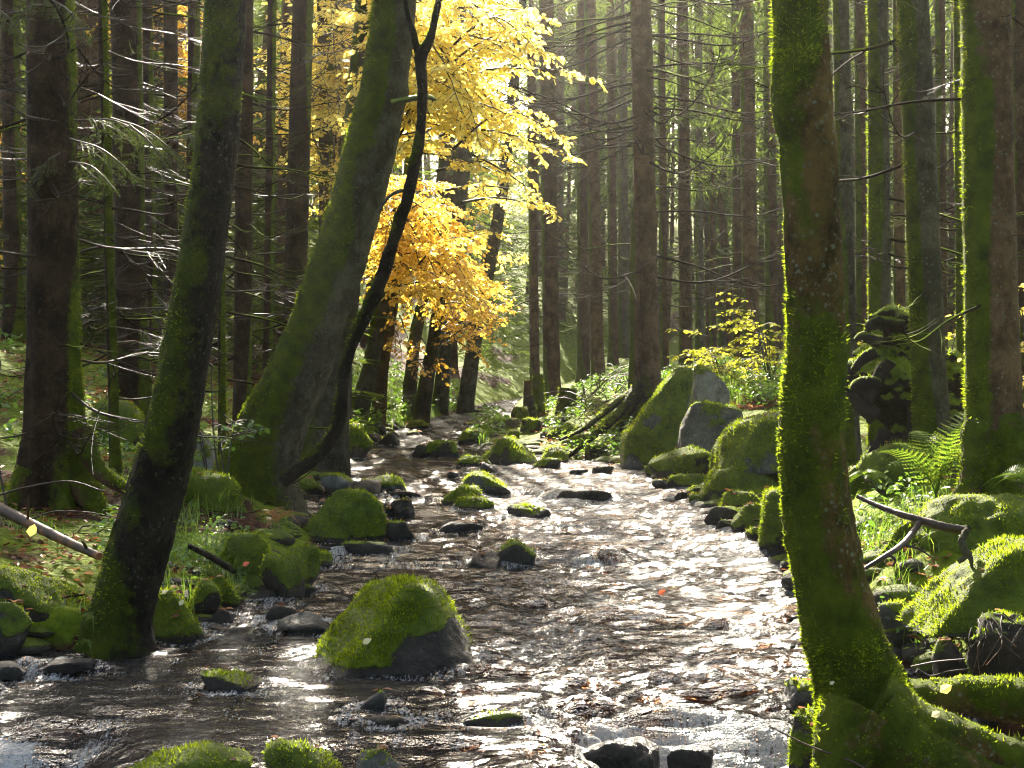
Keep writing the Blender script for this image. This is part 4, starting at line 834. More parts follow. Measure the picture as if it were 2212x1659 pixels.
# foreground left: the dark leaning trunk
t2, *_ = hero('broadleaf_tree', 'dark leaning trunk rising from the left water edge, ragged bark', 'tree',
    [(489, -10, 88), (478, 200, 90), (458, 400, 90), (430, 600, 96), (402, 760, 104), (362, 960, 116), (318, 1130, 126), (282, 1260, 126), (262, 1340, 136), (258, 1420, 165)], 6.95, 'bark_dark', 23,
    mband((-1, 0, .2), .35, 1., .56, (4, 4, 2), .1), 48, 220, .05, .05, (.15, .2, 5), top=9, fuzz=.45)
# the big leaning tree with moss on its upper side
t3, *_ = hero('broadleaf_tree', 'thick leaning trunk, mossy left side and grey bark right, beside the yellow leaves', 'tree',
    [(856, -10, 92), (838, 130, 96), (816, 260, 104), (782, 400, 108), (740, 540, 112), (700, 660, 114), (655, 780, 124), (606, 890, 136), (570, 980, 152), (552, 1050, 176), (548, 1120, 200)], 11.4, 'bark_grey', 25,
    mband((-1, -.25, .15), .95, .55, .42, (3, 3, 1.2), .0, .5, .35, .7), 52, 220, .05, .03, (.22, .35, 6), top=11, fuzz=1., knobs=[(at(878, 200, 11.3), .10, .05), (at(800, 390, 11.2), .06, .02)])
br = root_tube(t3, [(845, 222, 14), (890, 213, 13), (925, 210, 12), (942, 216, 6)], 11.2, 'limb', 5, mband((0, 0, 1), .5, .3, .5), 8, 20, 1., .05); br.name = 'branch'
hero('curved_sapling', 'thin dark curved stem bowing up from the foot of the thick leaning tree, forked top', 'tree',
    [(952, -20, 13), (940, 40, 14), (928, 90, 18), (910, 125, 26), (912, 200, 22), (908, 290, 22), (893, 370, 24), (876, 440, 25), (850, 520, 27), (826, 600, 29), (800, 660, 27), (770, 720, 25), (752, 770, 24), (742, 820, 24), (738, 870, 25), (728, 925, 27), (700, 970, 28), (660, 1005, 28), (610, 1040, 32)], 10.9, 'bark_dark', 27,
    mband((-.4, 0, .6), .5, .8, .2, (6, 6, 3)), 16, 240, .16, .08, None, top=6.5, fuzz=.9)
cs_ = [o for o in bpy.data.objects if o.name.startswith('curved_sapling')][0]
br = root_tube(cs_, [(908, 122, 20), (898, 95, 16), (892, 68, 15), (880, 30, 11), (872, -20, 9)], 10.9, 'bark_dark', 9, mband((0, 0, 1), .4, .5, .1), 10, 24, 0, .1); br.name = 'branch'
br = root_tube(cs_, [(815, 460, 5), (840, 425, 7), (868, 412, 9), (880, 420, 10)], 10.9, 'limb', 10, mband((0, 0, 1), .4, .5, .3), 7, 20, .8, .1); br.name = 'branch'
# ---- left spruces
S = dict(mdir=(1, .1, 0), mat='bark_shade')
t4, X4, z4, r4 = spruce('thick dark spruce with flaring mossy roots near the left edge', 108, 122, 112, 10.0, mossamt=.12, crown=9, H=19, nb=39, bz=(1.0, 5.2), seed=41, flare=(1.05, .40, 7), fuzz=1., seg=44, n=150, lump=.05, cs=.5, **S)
mm = mband((.3, 0, 1), .35, .5, .45, (5, 5, 5))
for pts, sd in [([(180, 930, 50), (196, 985, 44), (225, 1025, 36), (275, 1058, 26), (330, 1085, 16)], 1), ([(70, 1020, 70), (40, 1075, 56), (10, 1130, 44), (-30, 1180, 30)], 2), ([(170, 1040, 66), (205, 1090, 52), (236, 1140, 40), (255, 1180, 24)], 3), ([(120, 1060, 40), (128, 1110, 30), (126, 1165, 20)], 4), ([(95, 1060, 40), (70, 1130, 30), (60, 1180, 24)], 5)]:
    root_tube(t4, [(a, b, c, 9.85 - .05 * i) for i, (a, b, c) in enumerate(pts)], 9.9, 'bark_spruce', 50 + sd, mm, 18, 50, 1.2, .12)
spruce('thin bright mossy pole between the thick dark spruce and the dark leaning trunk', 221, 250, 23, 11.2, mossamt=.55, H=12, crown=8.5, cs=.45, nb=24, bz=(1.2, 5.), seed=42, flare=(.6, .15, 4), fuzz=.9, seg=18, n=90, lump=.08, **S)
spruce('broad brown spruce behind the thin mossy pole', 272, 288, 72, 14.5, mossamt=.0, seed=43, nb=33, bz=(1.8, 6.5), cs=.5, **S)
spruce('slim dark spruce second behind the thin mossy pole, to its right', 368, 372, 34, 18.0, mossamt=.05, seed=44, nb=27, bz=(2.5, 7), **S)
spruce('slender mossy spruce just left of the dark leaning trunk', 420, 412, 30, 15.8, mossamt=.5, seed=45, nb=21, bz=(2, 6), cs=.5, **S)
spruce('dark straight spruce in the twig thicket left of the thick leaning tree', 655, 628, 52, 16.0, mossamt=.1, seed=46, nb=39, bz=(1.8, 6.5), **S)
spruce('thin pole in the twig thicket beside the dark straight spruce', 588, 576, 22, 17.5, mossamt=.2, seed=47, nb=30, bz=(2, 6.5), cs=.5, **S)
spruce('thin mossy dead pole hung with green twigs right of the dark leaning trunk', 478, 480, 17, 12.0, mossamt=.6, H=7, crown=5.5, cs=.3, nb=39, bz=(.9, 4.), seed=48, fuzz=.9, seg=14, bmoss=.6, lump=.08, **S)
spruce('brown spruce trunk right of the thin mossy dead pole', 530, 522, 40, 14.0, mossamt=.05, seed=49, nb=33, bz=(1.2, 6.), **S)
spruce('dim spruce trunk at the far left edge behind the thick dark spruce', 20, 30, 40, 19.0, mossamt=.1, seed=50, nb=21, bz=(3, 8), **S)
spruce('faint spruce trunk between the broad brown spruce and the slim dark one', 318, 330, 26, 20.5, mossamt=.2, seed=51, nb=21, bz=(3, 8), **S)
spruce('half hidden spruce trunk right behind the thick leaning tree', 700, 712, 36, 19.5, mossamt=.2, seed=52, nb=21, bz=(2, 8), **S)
# ---- right spruces
tr, Xr, zr, rr_ = spruce('tall spruce with a fused second stem behind the tall leaning boulder', 1384, 1402, 52, 19.5, 'bark_pale', .0, (-1, -.3, 0), H=15, crown=10.5, nb=0, seed=60, flare=(.35, .4, 5), seg=28, n=90, cs=.5)
rng = np.random.default_rng(77)
for k in range(64):
    z = CZ + (CY - rng.uniform(-60, 620)) / F * 19.5 if k > 44 else CZ + (CY - rng.uniform(-60, 330)) / F * 19.5
    az = (0 if rng.random() < .55 else math.pi) + rng.normal(0, .75)
    inst(DB[rng.integers(0, 4)] if rng.random() < .8 else DB[7 + rng.integers(0, 3)], 'branch', tr, (Xr(z) + .12 * math.cos(az), 19.5 + .12 * math.sin(az), z), (0, rng.normal(.05, .1), az), rng.uniform(1.0, 1.9))
br = root_tube(tr, [(1372, 450, 16), (1371, 600, 22), (1372, 760, 26), (1370, 880, 34)], 19.35, 'bark_pale', 61, mband((-1, 0, 0), .6, .4, .4), 14, 40, 0, .05); br.name = 'stem'
for pts, sd in [([(1380, 830, 26), (1340, 890, 22), (1290, 935, 18), (1230, 985, 10)], 1), ([(1385, 850, 24), (1330, 930, 18), (1280, 990, 13), (1255, 1020, 8)], 2), ([(1390, 860, 24), (1350, 960, 16), (1320, 1010, 10)], 3), ([(1375, 840, 20), (1320, 880, 15), (1262, 925, 10), (1210, 950, 6)], 4), ([(1380, 850, 18), (1310, 960, 12), (1262, 1000, 8)], 5)]:
    root_tube(tr, [(a, b, c, 19.2 - .45 * i) for i, (a, b, c) in enumerate(pts)], 18.5, 'bark_dark', 62 + sd, mband((-.3, 0, 1), .5, .4, .35), 10, 40, 1., .1)
RT = [
 ('pinkish pale slim spruce left of the tall spruce with the fused stem', 1274, 1292, 30, 27.0, 'bark_pale', -.1, 12, 11),
 ('dark spruce trunk standing just left of the pinkish slim one', 1256, 1262, 30, 30.0, 'bark_spruce', .0, 12, 9),
 ('broad dark trunk above the mossy stump posts in the middle', 1180, 1193, 38, 26.6, 'bark_spruce', -.1, 16, 10),
 ('thin dark trunk left beside the broad dark one in the middle', 1146, 1156, 22, 29.5, 'bark_spruce', -.1, 14, 10),
 ('thin trunk between the pinkish spruce and the fused stem, the left one', 1318, 1325, 22, 31.0, 'bark_spruce', .0, 10, 8),
 ('thin trunk between the pinkish spruce and the fused stem, the right one', 1344, 1347, 24, 33.0, 'bark_grey', .0, 10, 8),
 ('slim dark trunk close on the right of the tall fused spruce', 1428, 1436, 18, 25.5, 'bark_spruce', .0, 12, 9),
 ('dark straight trunk between the fused spruce and the light brown one', 1474, 1482, 30, 27.0, 'bark_spruce', -.1, 14, 5.5),
 ('light brown lichened spruce rising behind the yellow bush', 1612, 1625, 36, 22.0, 'bark_pale', -.1, 12, 5.5),
 ('reddish trunk touching the left side of the light brown lichened spruce', 1588, 1594, 22, 26.0, 'bark_spruce', -.1, 12, 5.5),
 ('thin far trunk, first right of the dark straight trunk', 1508, 1512, 20, 31.0, 'bark_grey', .1, 10, 5.5),
 ('thin far trunk, second right of the dark straight trunk', 1536, 1540, 16, 34.0, 'bark_spruce', .0, 10, 5.5),
 ('thin far trunk, third right of the dark straight trunk', 1560, 1563, 18, 36.0, 'bark_grey', .1, 8, 5.5),
 ('spruce trunk seen left of the front right tree, right of the yellow bush top', 1660, 1668, 30, 25.0, 'bark_spruce', .1, 12, 5.5),
 ('grey green trunk hugging the right side of the front right tree', 1815, 1838, 40, 13.2, 'bark_grey', .15, 8, 9),
 ('moss edged trunk rising behind the dark root stump', 1896, 1902, 50, 12.0, 'bark_grey', .28, 10, 9),
 ('pale flecked slim trunk between the root stump trunk and the grey one', 1940, 1944, 27, 17.0, 'bark_pale', -.15, 6, 9),
 ('smooth grey trunk in front of the dark root stump, ferns at its foot', 1972, 2018, 74, 9.3, 'bark_grey', .12, 6, 9),
 ('bright moss covered thin pole left of the big right spruce', 2068, 2078, 20, 13.4, 'bark_beech', .75, 20, 8),
 ('big brown spruce with a thick mossy root foot at the right edge', 2128, 2150, 116, 7.6, 'bark_pale', .0, 4, 9),
 ('reddish brown trunk cut by the right edge of the photo', 2200, 2212, 44, 12.5, 'bark_spruce', .05, 6, 9),
 ('dim trunk between the grey trunk and the moss covered pole', 2030, 2036, 24, 20.0, 'bark_spruce', .1, 8, 8),
 ('faint trunk between the front right tree and the root stump trunk', 1856, 1862, 26, 21.0, 'bark_spruce', .1, 10, 8),
 ('faint thin trunk immediately left of the moss edged trunk', 1874, 1872, 18, 24.0, 'bark_pale', .0, 8, 8),
 ('dim brown trunk behind the big right spruce, at its left', 2100, 2092, 30, 19.0, 'bark_spruce', .1, 6, 8),
]
for i, (lb, a, b, w, Y, mt, ms, nb, cr) in enumerate(RT):
    near = Y < 14; H = 19 if not (w < 25 and near) else 13
    mid = Y > 24 and a < 1500
    t, X, zb, r0 = spruce(lb, a, b, w, Y, mt, ms + .14, (-1, -.1, 0), H=11.5 if mid else H, nocrown=mid and lb.startswith('thin'), crown=cr if Y < 24 else cr - 1.5, nb=nb, seed=70 + i, flare=(.5 if near else .3, .3, 5), fuzz=.7 if near else 0, seg=36 if near else 16, n=130 if near else 50, lump=.035, cs=.5 if near or mid else .6, bz=(zb_ := None) or None, bmoss=.35)
    if lb.startswith('big brown'): tbig = t
    if Y < 23:  # short broken stubs
        whorls(t, X, Y, zb + .4, CZ + CY / F * Y, 12 if near else 7, 900 + i, r0, (.10, .26), .3)
mm = mband((-.2, 0, 1), .4, .5, .5, (6, 6, 6))
for pts, sd in [([(2118, 915, 60), (2102, 1000, 56), (2084, 1070, 46), (2040, 1120, 30)], 1), ([(2178, 900, 70), (2192, 990, 70), (2206, 1070, 62), (2240, 1150, 44)], 2), ([(2150, 940, 70), (2142, 1030, 60), (2150, 1100, 46)], 3)]:
    root_tube(tbig, [(a, b, c, 7.5 - .06 * i) for i, (a, b, c) in enumerate(pts)], 7.5, 'bark_pale', 95 + sd, mm, 22, 50, 1.6, .20)
# ---- leaning beeches behind the leaves, and the yellow crowns
BT = [('mossy pale leaning beech trunk at the far left shore', [(880, 400, 22), (848, 560, 26), (822, 680, 30), (800, 800, 34), (775, 890, 46)], 22.0, .25),
 ('dark beech trunk right against the mossy pale leaning one', [(880, 380, 18), (862, 560, 22), (842, 700, 24), (826, 800, 26), (818, 892, 34)], 22.6, 0),
 ('leaning beech trunk above the far grassy bank, the left of two', [(930, 560, 18), (908, 680, 22), (894, 760, 24), (885, 860, 30)], 25.5, .2),
 ('leaning beech trunk above the far grassy bank, the right of two', [(965, 560, 20), (948, 660, 24), (934, 750, 26), (915, 870, 34)], 25.0, .1),
 ('slim beech trunk rising through the gap between the yellow crowns', [(1015, 280, 22), (1000, 400, 24), (985, 540, 24), (968, 700, 26), (955, 840, 34)], 27.5, .1),
 ('dark leaning beech trunk below the hanging yellow spray', [(1092, 360, 24), (1076, 470, 26), (1056, 580, 28), (1034, 690, 28), (1010, 840, 36)], 28.5, 0)]
bt = []
for i, (lb, pts, Y, ms) in enumerate(BT):
    t, *_ = hero('beech_tree', lb, 'tree', pts, Y, 'bark_beech' if i != 1 else 'bark_spruce', 120 + i, mband((-1, 0, 0), .5, .4, ms), 16, 60, .05, .02, None, top=11, fuzz=0, ground=True); bt.append(t)
# near beech, its trunk hidden behind the thick leaning tree
ta, *_ = hero('beech_tree', 'golden beech whose long sprays hang over the stream behind the thin curved stem', 'tree', [(800, -20, 60), (785, 200, 64), (762, 420, 68), (740, 640, 72), (715, 830, 84), (705, 900, 100)], 15.4, 'bark_beech', 130, mband((-1, 0, 0), .5, .4, .2), 22, 80, .05, .02, (.3, .3, 5), top=12, fuzz=0, ground=True)
def rootA(B, r): return at(800, 120 + r.uniform(-150, 420), 15.2) + np.array([0, 0, .5])
s = Spray(1)
PA = [(880, -40), (1180, -40), (1190, 60), (1170, 130), (1290, 180), (1225, 240), (1245, 335), (1190, 370), (1215, 465), (1160, 440), (1120, 385), (1010, 330), (900, 320), (860, 200)]
fill_limbs(s, PA, (12.6, 16.5), 84, rootA, .072, 11, (1.0, 2.4), sub=.17, step=.036, tilt=.75)
for a, b, c, d, Y in [(1010, 330, 1222, 468, 13.4), (1050, 150, 1290, 186, 13.2), (1000, 90, 1215, 120, 13.6), (1040, 280, 1252, 360, 13.0), (1050, 230, 1240, 300, 13.8), (960, 20, 1185, 40, 13.3), (900, 240, 1120, 330, 14), (900, 330, 1130, 395, 14.2), (1000, -20, 1200, 80, 14)]:
    s.limb(at(a, b, Y + .6), at(c, d, Y), .072, .12, .036, .6, .06, .012, .75)
nA = s.make(ta, 'beech_yellow')
def crown_on(t, poly, Yr, n, root, size, seed, mat, Lr=(.9, 2.), **kw):
    s = Spray(seed); fill_limbs(s, poly, Yr, n, root, size, seed, Lr, **kw); return s.make(t, mat)[1]
r1 = lambda px, py0, py1, Y: (lambda B, r: at(px, r.uniform(py0, py1), Y))
n1 = crown_on(bt[0], [(790, 420), (880, 390), (985, 400), (1062, 545), (1130, 640), (1060, 720), (930, 710), (820, 690), (770, 560)], (19.5, 24), 72, r1(850, 380, 640, 22), .078, 12, 'beech_gold', (1., 2.8), sub=.18, step=.047, tilt=.7)
n2 = crown_on(bt[3], [(960, 610), (1010, 590), (1130, 610), (1145, 690), (1060, 790), (985, 770), (930, 690)], (23, 26.5), 22, r1(945, 560, 760, 25), .085, 13, 'beech_orange', (1., 2.6), sub=.22, step=.06, tilt=.7, sag=.03)
n3 = crown_on(bt[1], [(760, 640), (860, 640), (905, 700), (880, 800), (790, 770)], (20.5, 23), 7, r1(850, 600, 720, 22.4), .095, 14, 'beech_orange', (.8, 1.8), sub=.24, step=.07, tilt=.7)
n4 = crown_on(bt[2], [(880, 760), (990, 770), (1000, 830), (900, 850)], (24, 26), 6, r1(895, 700, 800, 25.4), .10, 15, 'beech_orange', (.8, 1.5), sub=.24, step=.08)
n5 = crown_on(bt[4], [(980, 380), (1120, 430), (1140, 600), (1040, 600)], (28, 30), 14, r1(1000, 350, 560, 27.6), .11, 16, 'beech_yellow', (1., 2.4), sub=.25, step=.075)
tb, *_ = hero('beech_tree', 'wide golden beech spread behind the twig thicket, left of the thick leaning tree', 'tree', [(742, -20, 40), (738, 200, 44), (735, 420, 48), (733, 640, 50), (730, 850, 62)], 20.0, 'bark_beech', 131, mband((-1, 0, 0), .5, .4, .1), 18, 60, .05, .02, None, top=13, fuzz=0, ground=True)
n6 = crown_on(tb, [(540, -40), (830, -40), (860, 200), (800, 360), (740, 500), (690, 560), (640, 420), (560, 330)], (17.8, 21), 80, r1(738, -40, 500, 20), .08, 17, 'beech_yellow', (1.2, 3.), sub=.2, step=.055, tilt=.7)
n6b = crown_on(tb, [(820, -40), (1000, -40), (1010, 150), (960, 330), (850, 380)], (18, 20.5), 44, r1(760, -40, 300, 20), .09, 27, 'beech_yellow', (1.2, 3.), sub=.2, step=.055, tilt=.7)
tc, *_ = hero('beech_tree', 'orange beech far behind the broad brown spruce at the upper left', 'tree', [(345, -20, 30), (345, 300, 34), (345, 600, 36), (345, 760, 44)], 24.0, 'bark_beech', 132, mband((-1, 0, 0), .5, .4, .1), 16, 50, .05, .02, None, top=13, fuzz=0, ground=True)
n7 = crown_on(tc, [(150, -40), (560, -40), (600, 200), (560, 420), (480, 500), (330, 420), (190, 300)], (22.5, 25.5), 74, r1(345, -40, 420, 24), .10, 18, 'beech_orange', (1.2, 3.4), sub=.24, step=.065, tilt=.7)
td, *_ = hero('beech_tree', 'small rusty beech at the left edge behind the spruces', 'tree', [(-40, 200, 20), (-30, 500, 24), (-20, 720, 30)], 21.0, 'bark_beech', 133, mband((-1, 0, 0), .5, .4, .1), 14, 40, .05, .02, None, top=9, fuzz=0, ground=True)
n8 = crown_on(td, [(-60, 180), (80, 220), (75, 600), (-60, 620)], (20, 22), 22, r1(-30, 200, 560, 21), .10, 19, 'beech_orange', (.8, 1.8), sub=.24, step=.07)
print('LEAVES', nA[1], n1, n2, n3, n4, n5, n6, n6b, n7, n8)
# green spruce boughs hanging among the left trunks
def bough(t, A, B, seed, n=16):
    rng = np.random.default_rng(seed); A, B = np.asarray(A), np.asarray(B); P = catmull([A, (A + B) / 2 + np.array([0, 0, .06]), B], 14); L = np.linalg.norm(B - A); tw = [tube(P, np.linspace(.008, .002, 14), 4, False)[:2]]; pp, dd = [], []
    lines = [P]
    for k in range(n):
        f = .15 + .85 * (k + rng.random()) / n; i = min(int(f * 13), 12); d = unit(P[i + 1] - P[i]); lat = unit(np.array([-d[1], d[0], 0])) * (1 if k % 2 else -1); l = L * (.42 * (1 - f) + .12) * rng.uniform(.7, 1.2); v = unit(d * .8 + lat * .7 + np.array([0, 0, rng.uniform(-.6, -.1)])); u = np.linspace(0, 1, 6)[:, None]; Q = P[i] + v * l * u + np.array([0, 0, -.25 * l]) * u ** 2; tw.append(tube(Q, np.linspace(.003, .001, 6), 3, False)[:2]); lines.append(Q)
        for j in range(3):
            g = rng.integers(1, 5); v2 = unit(v + rng.normal(0, .5, 3) + np.array([0, 0, -.2])); l2 = l * rng.uniform(.25, .5); lines.append(Q[g] + v2 * l2 * np.linspace(0, 1, 4)[:, None])
    for Q in lines:
        l = np.linalg.norm(np.diff(Q, axis=0), axis=1).sum(); m = max(8, int(l / .0035)); tt = rng.random(m) * (len(Q) - 1); i = np.minimum(tt.astype(int), len(Q) - 2); pp.append(Q[i] + (Q[i + 1] - Q[i]) * (tt - i)[:, None]); d = unit(Q[i + 1] - Q[i]); dd.append(unit(d * .6 + unit(rng.normal(0, 1, (m, 3))) * .9))
    p = np.concatenate(pp); d = np.concatenate(dd); m = len(p); s = unit(np.cross(d, rng.normal(0, 1, (m, 3)))) * .0016; e = p + d * rng.uniform(.010, .020, (m, 1))
    build('branch', tw, M['twig'], parent=t); V = np.stack([p - s, p + s, e], 1).reshape(-1, 3); build('needles', (V, np.arange(3 * m).reshape(-1, 3)), M['needle'], parent=t, smooth=False)
for i, (a, b, c, d, Y) in enumerate([(130, 330, 60, 420, 9.6), (150, 350, 250, 410, 9.5), (160, 260, 330, 300, 9.4), (150, 300, 300, 390, 9.3), (90, 10, 30, 60, 9.3), (110, 0, 190, 90, 9.3), (240, 255, 400, 350, 9.7), (280, 270, 380, 400, 9.2), (60, -20, 120, 40, 9.5), (380, 300, 450, 330, 8.8), (-30, 20, 50, 80, 9.2)]): bough(t4, at(a, b, Y), at(c, d, Y - .25), 300 + i)
# ---- the upturned root stump
def stump():
    Y = 10.0; b = at(1935, 975, Y); t = thing('root_stump', b, 'huge dark upturned root stump with moss ledges between the right hand trunks', 'stump'); parts = []; allm = []
    for k, (x0, x1, y0, y1, dr, dy, sd) in enumerate([(1868, 2030, 676, 770, .8, 0, 1), (1846, 2010, 735, 850, .9, .05, 2), (1832, 2010, 785, 905, .8, -.12, 3), (1900, 2000, 840, 1000, .8, .15, 4), (1870, 1960, 700, 900, .9, .25, 5), (1980, 2090, 760, 960, .8, .2, 6)]):
        c = at((x0 + x1) / 2, (y0 + y1) / 2, Y + dy); hx = (x1 - x0) / 2 / F * Y; hz = (y1 - y0) / 2 / F * Y; V, Fc = rock_shape(hx, hx * dr, hz, 400 + sd, lev=5, sharp=5, rough=.42, n=16); V = V + c; N = vnorm(V, Fc)
        m = ss(.2, .7, N[:, 2] * .7 + .8 * fbm(V * 4.5, 4) + .28); parts.append((V, Fc, {'moss': m})); allm.append((V, Fc, m))
    build('body', parts, M['root_dark'], parent=t)
    for i, (V, Fc, m) in enumerate(allm):
        a = tufts(V, Fc, m * ss(-.3, .15, fbm(V * 6, 3)), 5500, .032, .010, 410 + i, (0, 0, .1), 12000)
        if len(a[0]): build('moss', a, M['moss'], parent=t, smooth=False)
    for i, pts in enumerate([[(1960, 940, 50), (1945, 980, 44), (1925, 1020, 34), (1895, 1050, 18)], [(1915, 930, 36), (1895, 975, 32), (1868, 1010, 22), (1845, 1030, 10)], [(1990, 880, 60), (1985, 960, 50), (1975, 1040, 30)], [(1890, 900, 40), (1862, 880, 30), (1838, 852, 18), (1826, 838, 8)], [(1900, 740, 30), (1866, 726, 20), (1846, 735, 9)], [(1960, 690, 30), (1920, 672, 22), (1884, 688, 12)], [(1900, 960, 40), (1880, 1000, 28), (1850, 1040, 16)], [(1890, 760, 26), (1862, 778, 22), (1842, 800, 12)], [(1900, 690, 24), (1880, 700, 20), (1868, 740, 10)], [(1950, 700, 30), (1900, 690, 20), (1876, 684, 9)], [(1930, 940, 40), (1930, 1010, 26), (1945, 1050, 14)], [(1900, 830, 40), (1858, 830, 28), (1838, 846, 16)], [(1920, 780, 34), (1880, 850, 26), (1880, 900, 12)]]):
        P, r = px_path(pts, Y - .35); V, q, c, N = trunk_mesh(P, r, 14, 40, 420 + i, .14, .06); m = ss(.3, .9, .5 * N[:, 2] + .3 + .5 * fbm(V * 5, 3)); build('root', tparts((V, q, c), {'moss': m}), M['root_dark'], parent=t); add_fuzz(t, V, q, m, Y, 430 + i, 1.)
stump()
# ---- small posts and stumps on the bar, cut stump on the right
def post(name, label, px, y0, y1, w, Y, mat, seed, moss, lean=0, cat='stump'):
    pts = [(px + lean, y0, w * .94), (px + lean * .5, (y0 + y1) / 2, w), (px, y1, w * 1.15), (px, y1 + 20, w * 1.25)]; P, r = px_path(pts, Y); P = np.vstack([P, [P[-1][0], Y, min(gz(P[-1][0], Y), P[-1][2]) - .1]]); r = np.append(r, r[-1] * 1.1); V, q, c, N = trunk_mesh(P, r, 20, 40, seed, .10, .05); m = np.clip(moss + .5 * fbm(V * 6, 3) + .5 * (N[:, 2]), 0, 1)
    t = thing(name, P[-1], label, cat); build('trunk', tparts((V, q, c), {'moss': m}), M[mat], parent=t); add_fuzz(t, V, q, ss(.35, .8, m), Y, seed, 1.); return t
post('tree_stump', 'mossy round topped stump post on the bar, left of the ferns', 1162, 808, 868, 24, 23.5, 'bark_grey', 500, .7)
post('tree_stump', 'squat mossy stump right of the round topped post', 1222, 838, 885, 40, 21.5, 'bark_grey', 501, .65, 4)
post('tree_stump', 'brown low stump just left of the round topped mossy post', 1140, 822, 860, 18, 24.5, 'bark_spruce', 502, .1)
post('tree_stump', 'splintered rotten stump at the waterside end of the bar', 1152, 855, 890, 20, 22.5, 'root_dark', 503, .3, -8)
ts = R('root_stump', 'dark rotten root stump draped with leaves and straw at the lower right edge', (2085, 1335, 2330, 1490), .42, 'root_dark', .7, 5.45, 504, lev=5, sharp=8, rough=.22, cat='stump', wetw=False)
rng = np.random.default_rng(8)
for k in range(16):
    x = rng.uniform(2090, 2212); y = rng.uniform(1320, 1370); P = catmull([at(x, y, 5.25), at(x + rng.normal(0, 14), y + 35, 5.18), at(x + rng.normal(0, 22), y + rng.uniform(60, 130), 5.2)], 7); build('rootlet', tube(P, np.linspace(.003, .001, 7), 4, False)[:2], M['wood'] if k % 3 == 0 else M['root_dark'], parent=ts)
# ---- dead wood
def wood(name, label, paths, mat, seed, cat='branch', lump=.10):
    t = None
    for k, pts in enumerate(paths):
        P = np.array([at(p[0], p[1], p[3]) for p in pts]); r = np.array([p[2] / 2 / F * p[3] for p in pts]); V, q, c, N = trunk_mesh(P, r, 12, 40, seed + k, lump, .04)
        if t is None: t = thing(name, P[0], label, cat)
        build('limb' if k == 0 else 'side_branch', tparts((V, q, c), {'moss': np.clip(.25 * N[:, 2] + .3 * fbm(V * 9, 2), 0, .3)}), M[mat], parent=t)
wood('dead_branch', 'bent bare dead branch hanging over the mossy rocks on the right', [[(1852, 1072, 9, 6.6), (1900, 1094, 13, 6.5), (1950, 1112, 15, 6.4), (1990, 1124, 18, 6.35), (2040, 1138, 19, 6.3), (2088, 1146, 20, 6.3)], [(1988, 1126, 15, 6.35), (1972, 1150, 14, 6.3), (1950, 1176, 14, 6.2), (1915, 1200, 12, 6.1), (1868, 1228, 8, 6.05)], [(1952, 1178, 7, 6.2), (1985, 1186, 5, 6.2), (2018, 1208, 3, 6.2)], [(1920, 1198, 7, 6.1), (1934, 1210, 6, 6.1), (1928, 1222, 4, 6.1)]], 'twig', 600)
wood('driftwood', 'pale twisted driftwood stub lodged at the end of the bent branch', [[(2092, 1140, 15, 6.2), (2078, 1170, 17, 6.15), (2086, 1200, 12, 6.15), (2070, 1214, 10, 6.15)], [(2082, 1180, 14, 6.15), (2096, 1206, 12, 6.15), (2100, 1226, 6, 6.15)]], 'bark_grey', 610, 'driftwood', .3)
wood('dead_branch', 'dark broken twig lying in the small side pool at the lower right', [[(1980, 1448, 10, 5.4), (2010, 1462, 8, 5.4), (2050, 1452, 7, 5.4), (2090, 1446, 4, 5.4)], [(1984, 1450, 9, 5.4), (1990, 1470, 7, 5.4), (1992, 1484, 4, 5.4)]], 'root_dark', 620)
wood('straw_stalk', 'long straw coloured stalk slanting over the falls at the bottom right', [[(1660, 1568, 3, 4.7), (1750, 1612, 4, 4.65), (1830, 1640, 5, 4.6), (1880, 1668, 5, 4.6)]], 'wood', 625, 'stalk', .02)
wood('straw_stalk', 'thin reddish stalk bridging the side pool to the rotten stump', [[(1968, 1440, 3, 5.5), (2020, 1430, 4, 5.45), (2084, 1424, 4, 5.4)]], 'wood', 628, 'stalk', .02)
wood('fallen_pole', 'peeled orange brown fallen pole lying on the left bank', [[(-60, 1068, 27, 8.4), (0, 1099, 26, 8.2), (70, 1134, 24, 8.0), (140, 1168, 21, 7.8), (215, 1202, 18, 7.6)], [(60, 1120, 6, 8.), (62, 1095, 4, 7.9), (64, 1072, 2, 7.8)], [(190, 1190, 8, 7.7), (180, 1172, 6, 7.6), (176, 1168, 3, 7.6)]], 'wood', 630, 'pole', .04)
wood('dead_branch', 'dark rotten stick in the grass of the left bank', [[(410, 1180, 12, 8.4), (450, 1200, 14, 8.3), (490, 1224, 14, 8.2), (505, 1236, 10, 8.15)]], 'bark_dark', 640)
wood('dead_branch', 'arched thin twig over the roots of the thick dark spruce', [[(-10, 1072, 4, 9.), (60, 1052, 4, 9.), (150, 1040, 4, 9.), (225, 1062, 3, 9.)]], 'twig', 645, lump=.05)
wood('dead_branch', 'second thin twig below the arched one at the left', [[(60, 1125, 4, 8.8), (120, 1105, 4, 8.8), (200, 1108, 3, 8.8), (240, 1118, 2, 8.8)]], 'twig', 648, lump=.05)
# brush pile between bar and fused spruce
tbp = thing('brush_pile', at(1300, 850, 20), 'heap of reddish dry brushwood arching left of the tall fused spruce', 'brushwood'); rng = np.random.default_rng(12)
for k in range(40):
    a = at(rng.uniform(1240, 1370), rng.uniform(835, 880), rng.uniform(19.8, 21)); a[2] = gz(a[0], a[1]) + rng.uniform(0, .3); b = a + np.array([rng.normal(.1, .5), rng.normal(0, .3), rng.uniform(.05, .35)]); P = catmull([a, (a + b) / 2 + np.array([0, 0, .12]), b], 7); build('stick', tube(P, np.linspace(.008, .002, 7), 4, False)[:2], M['wood'] if k % 2 else M['limb'], parent=tbp)
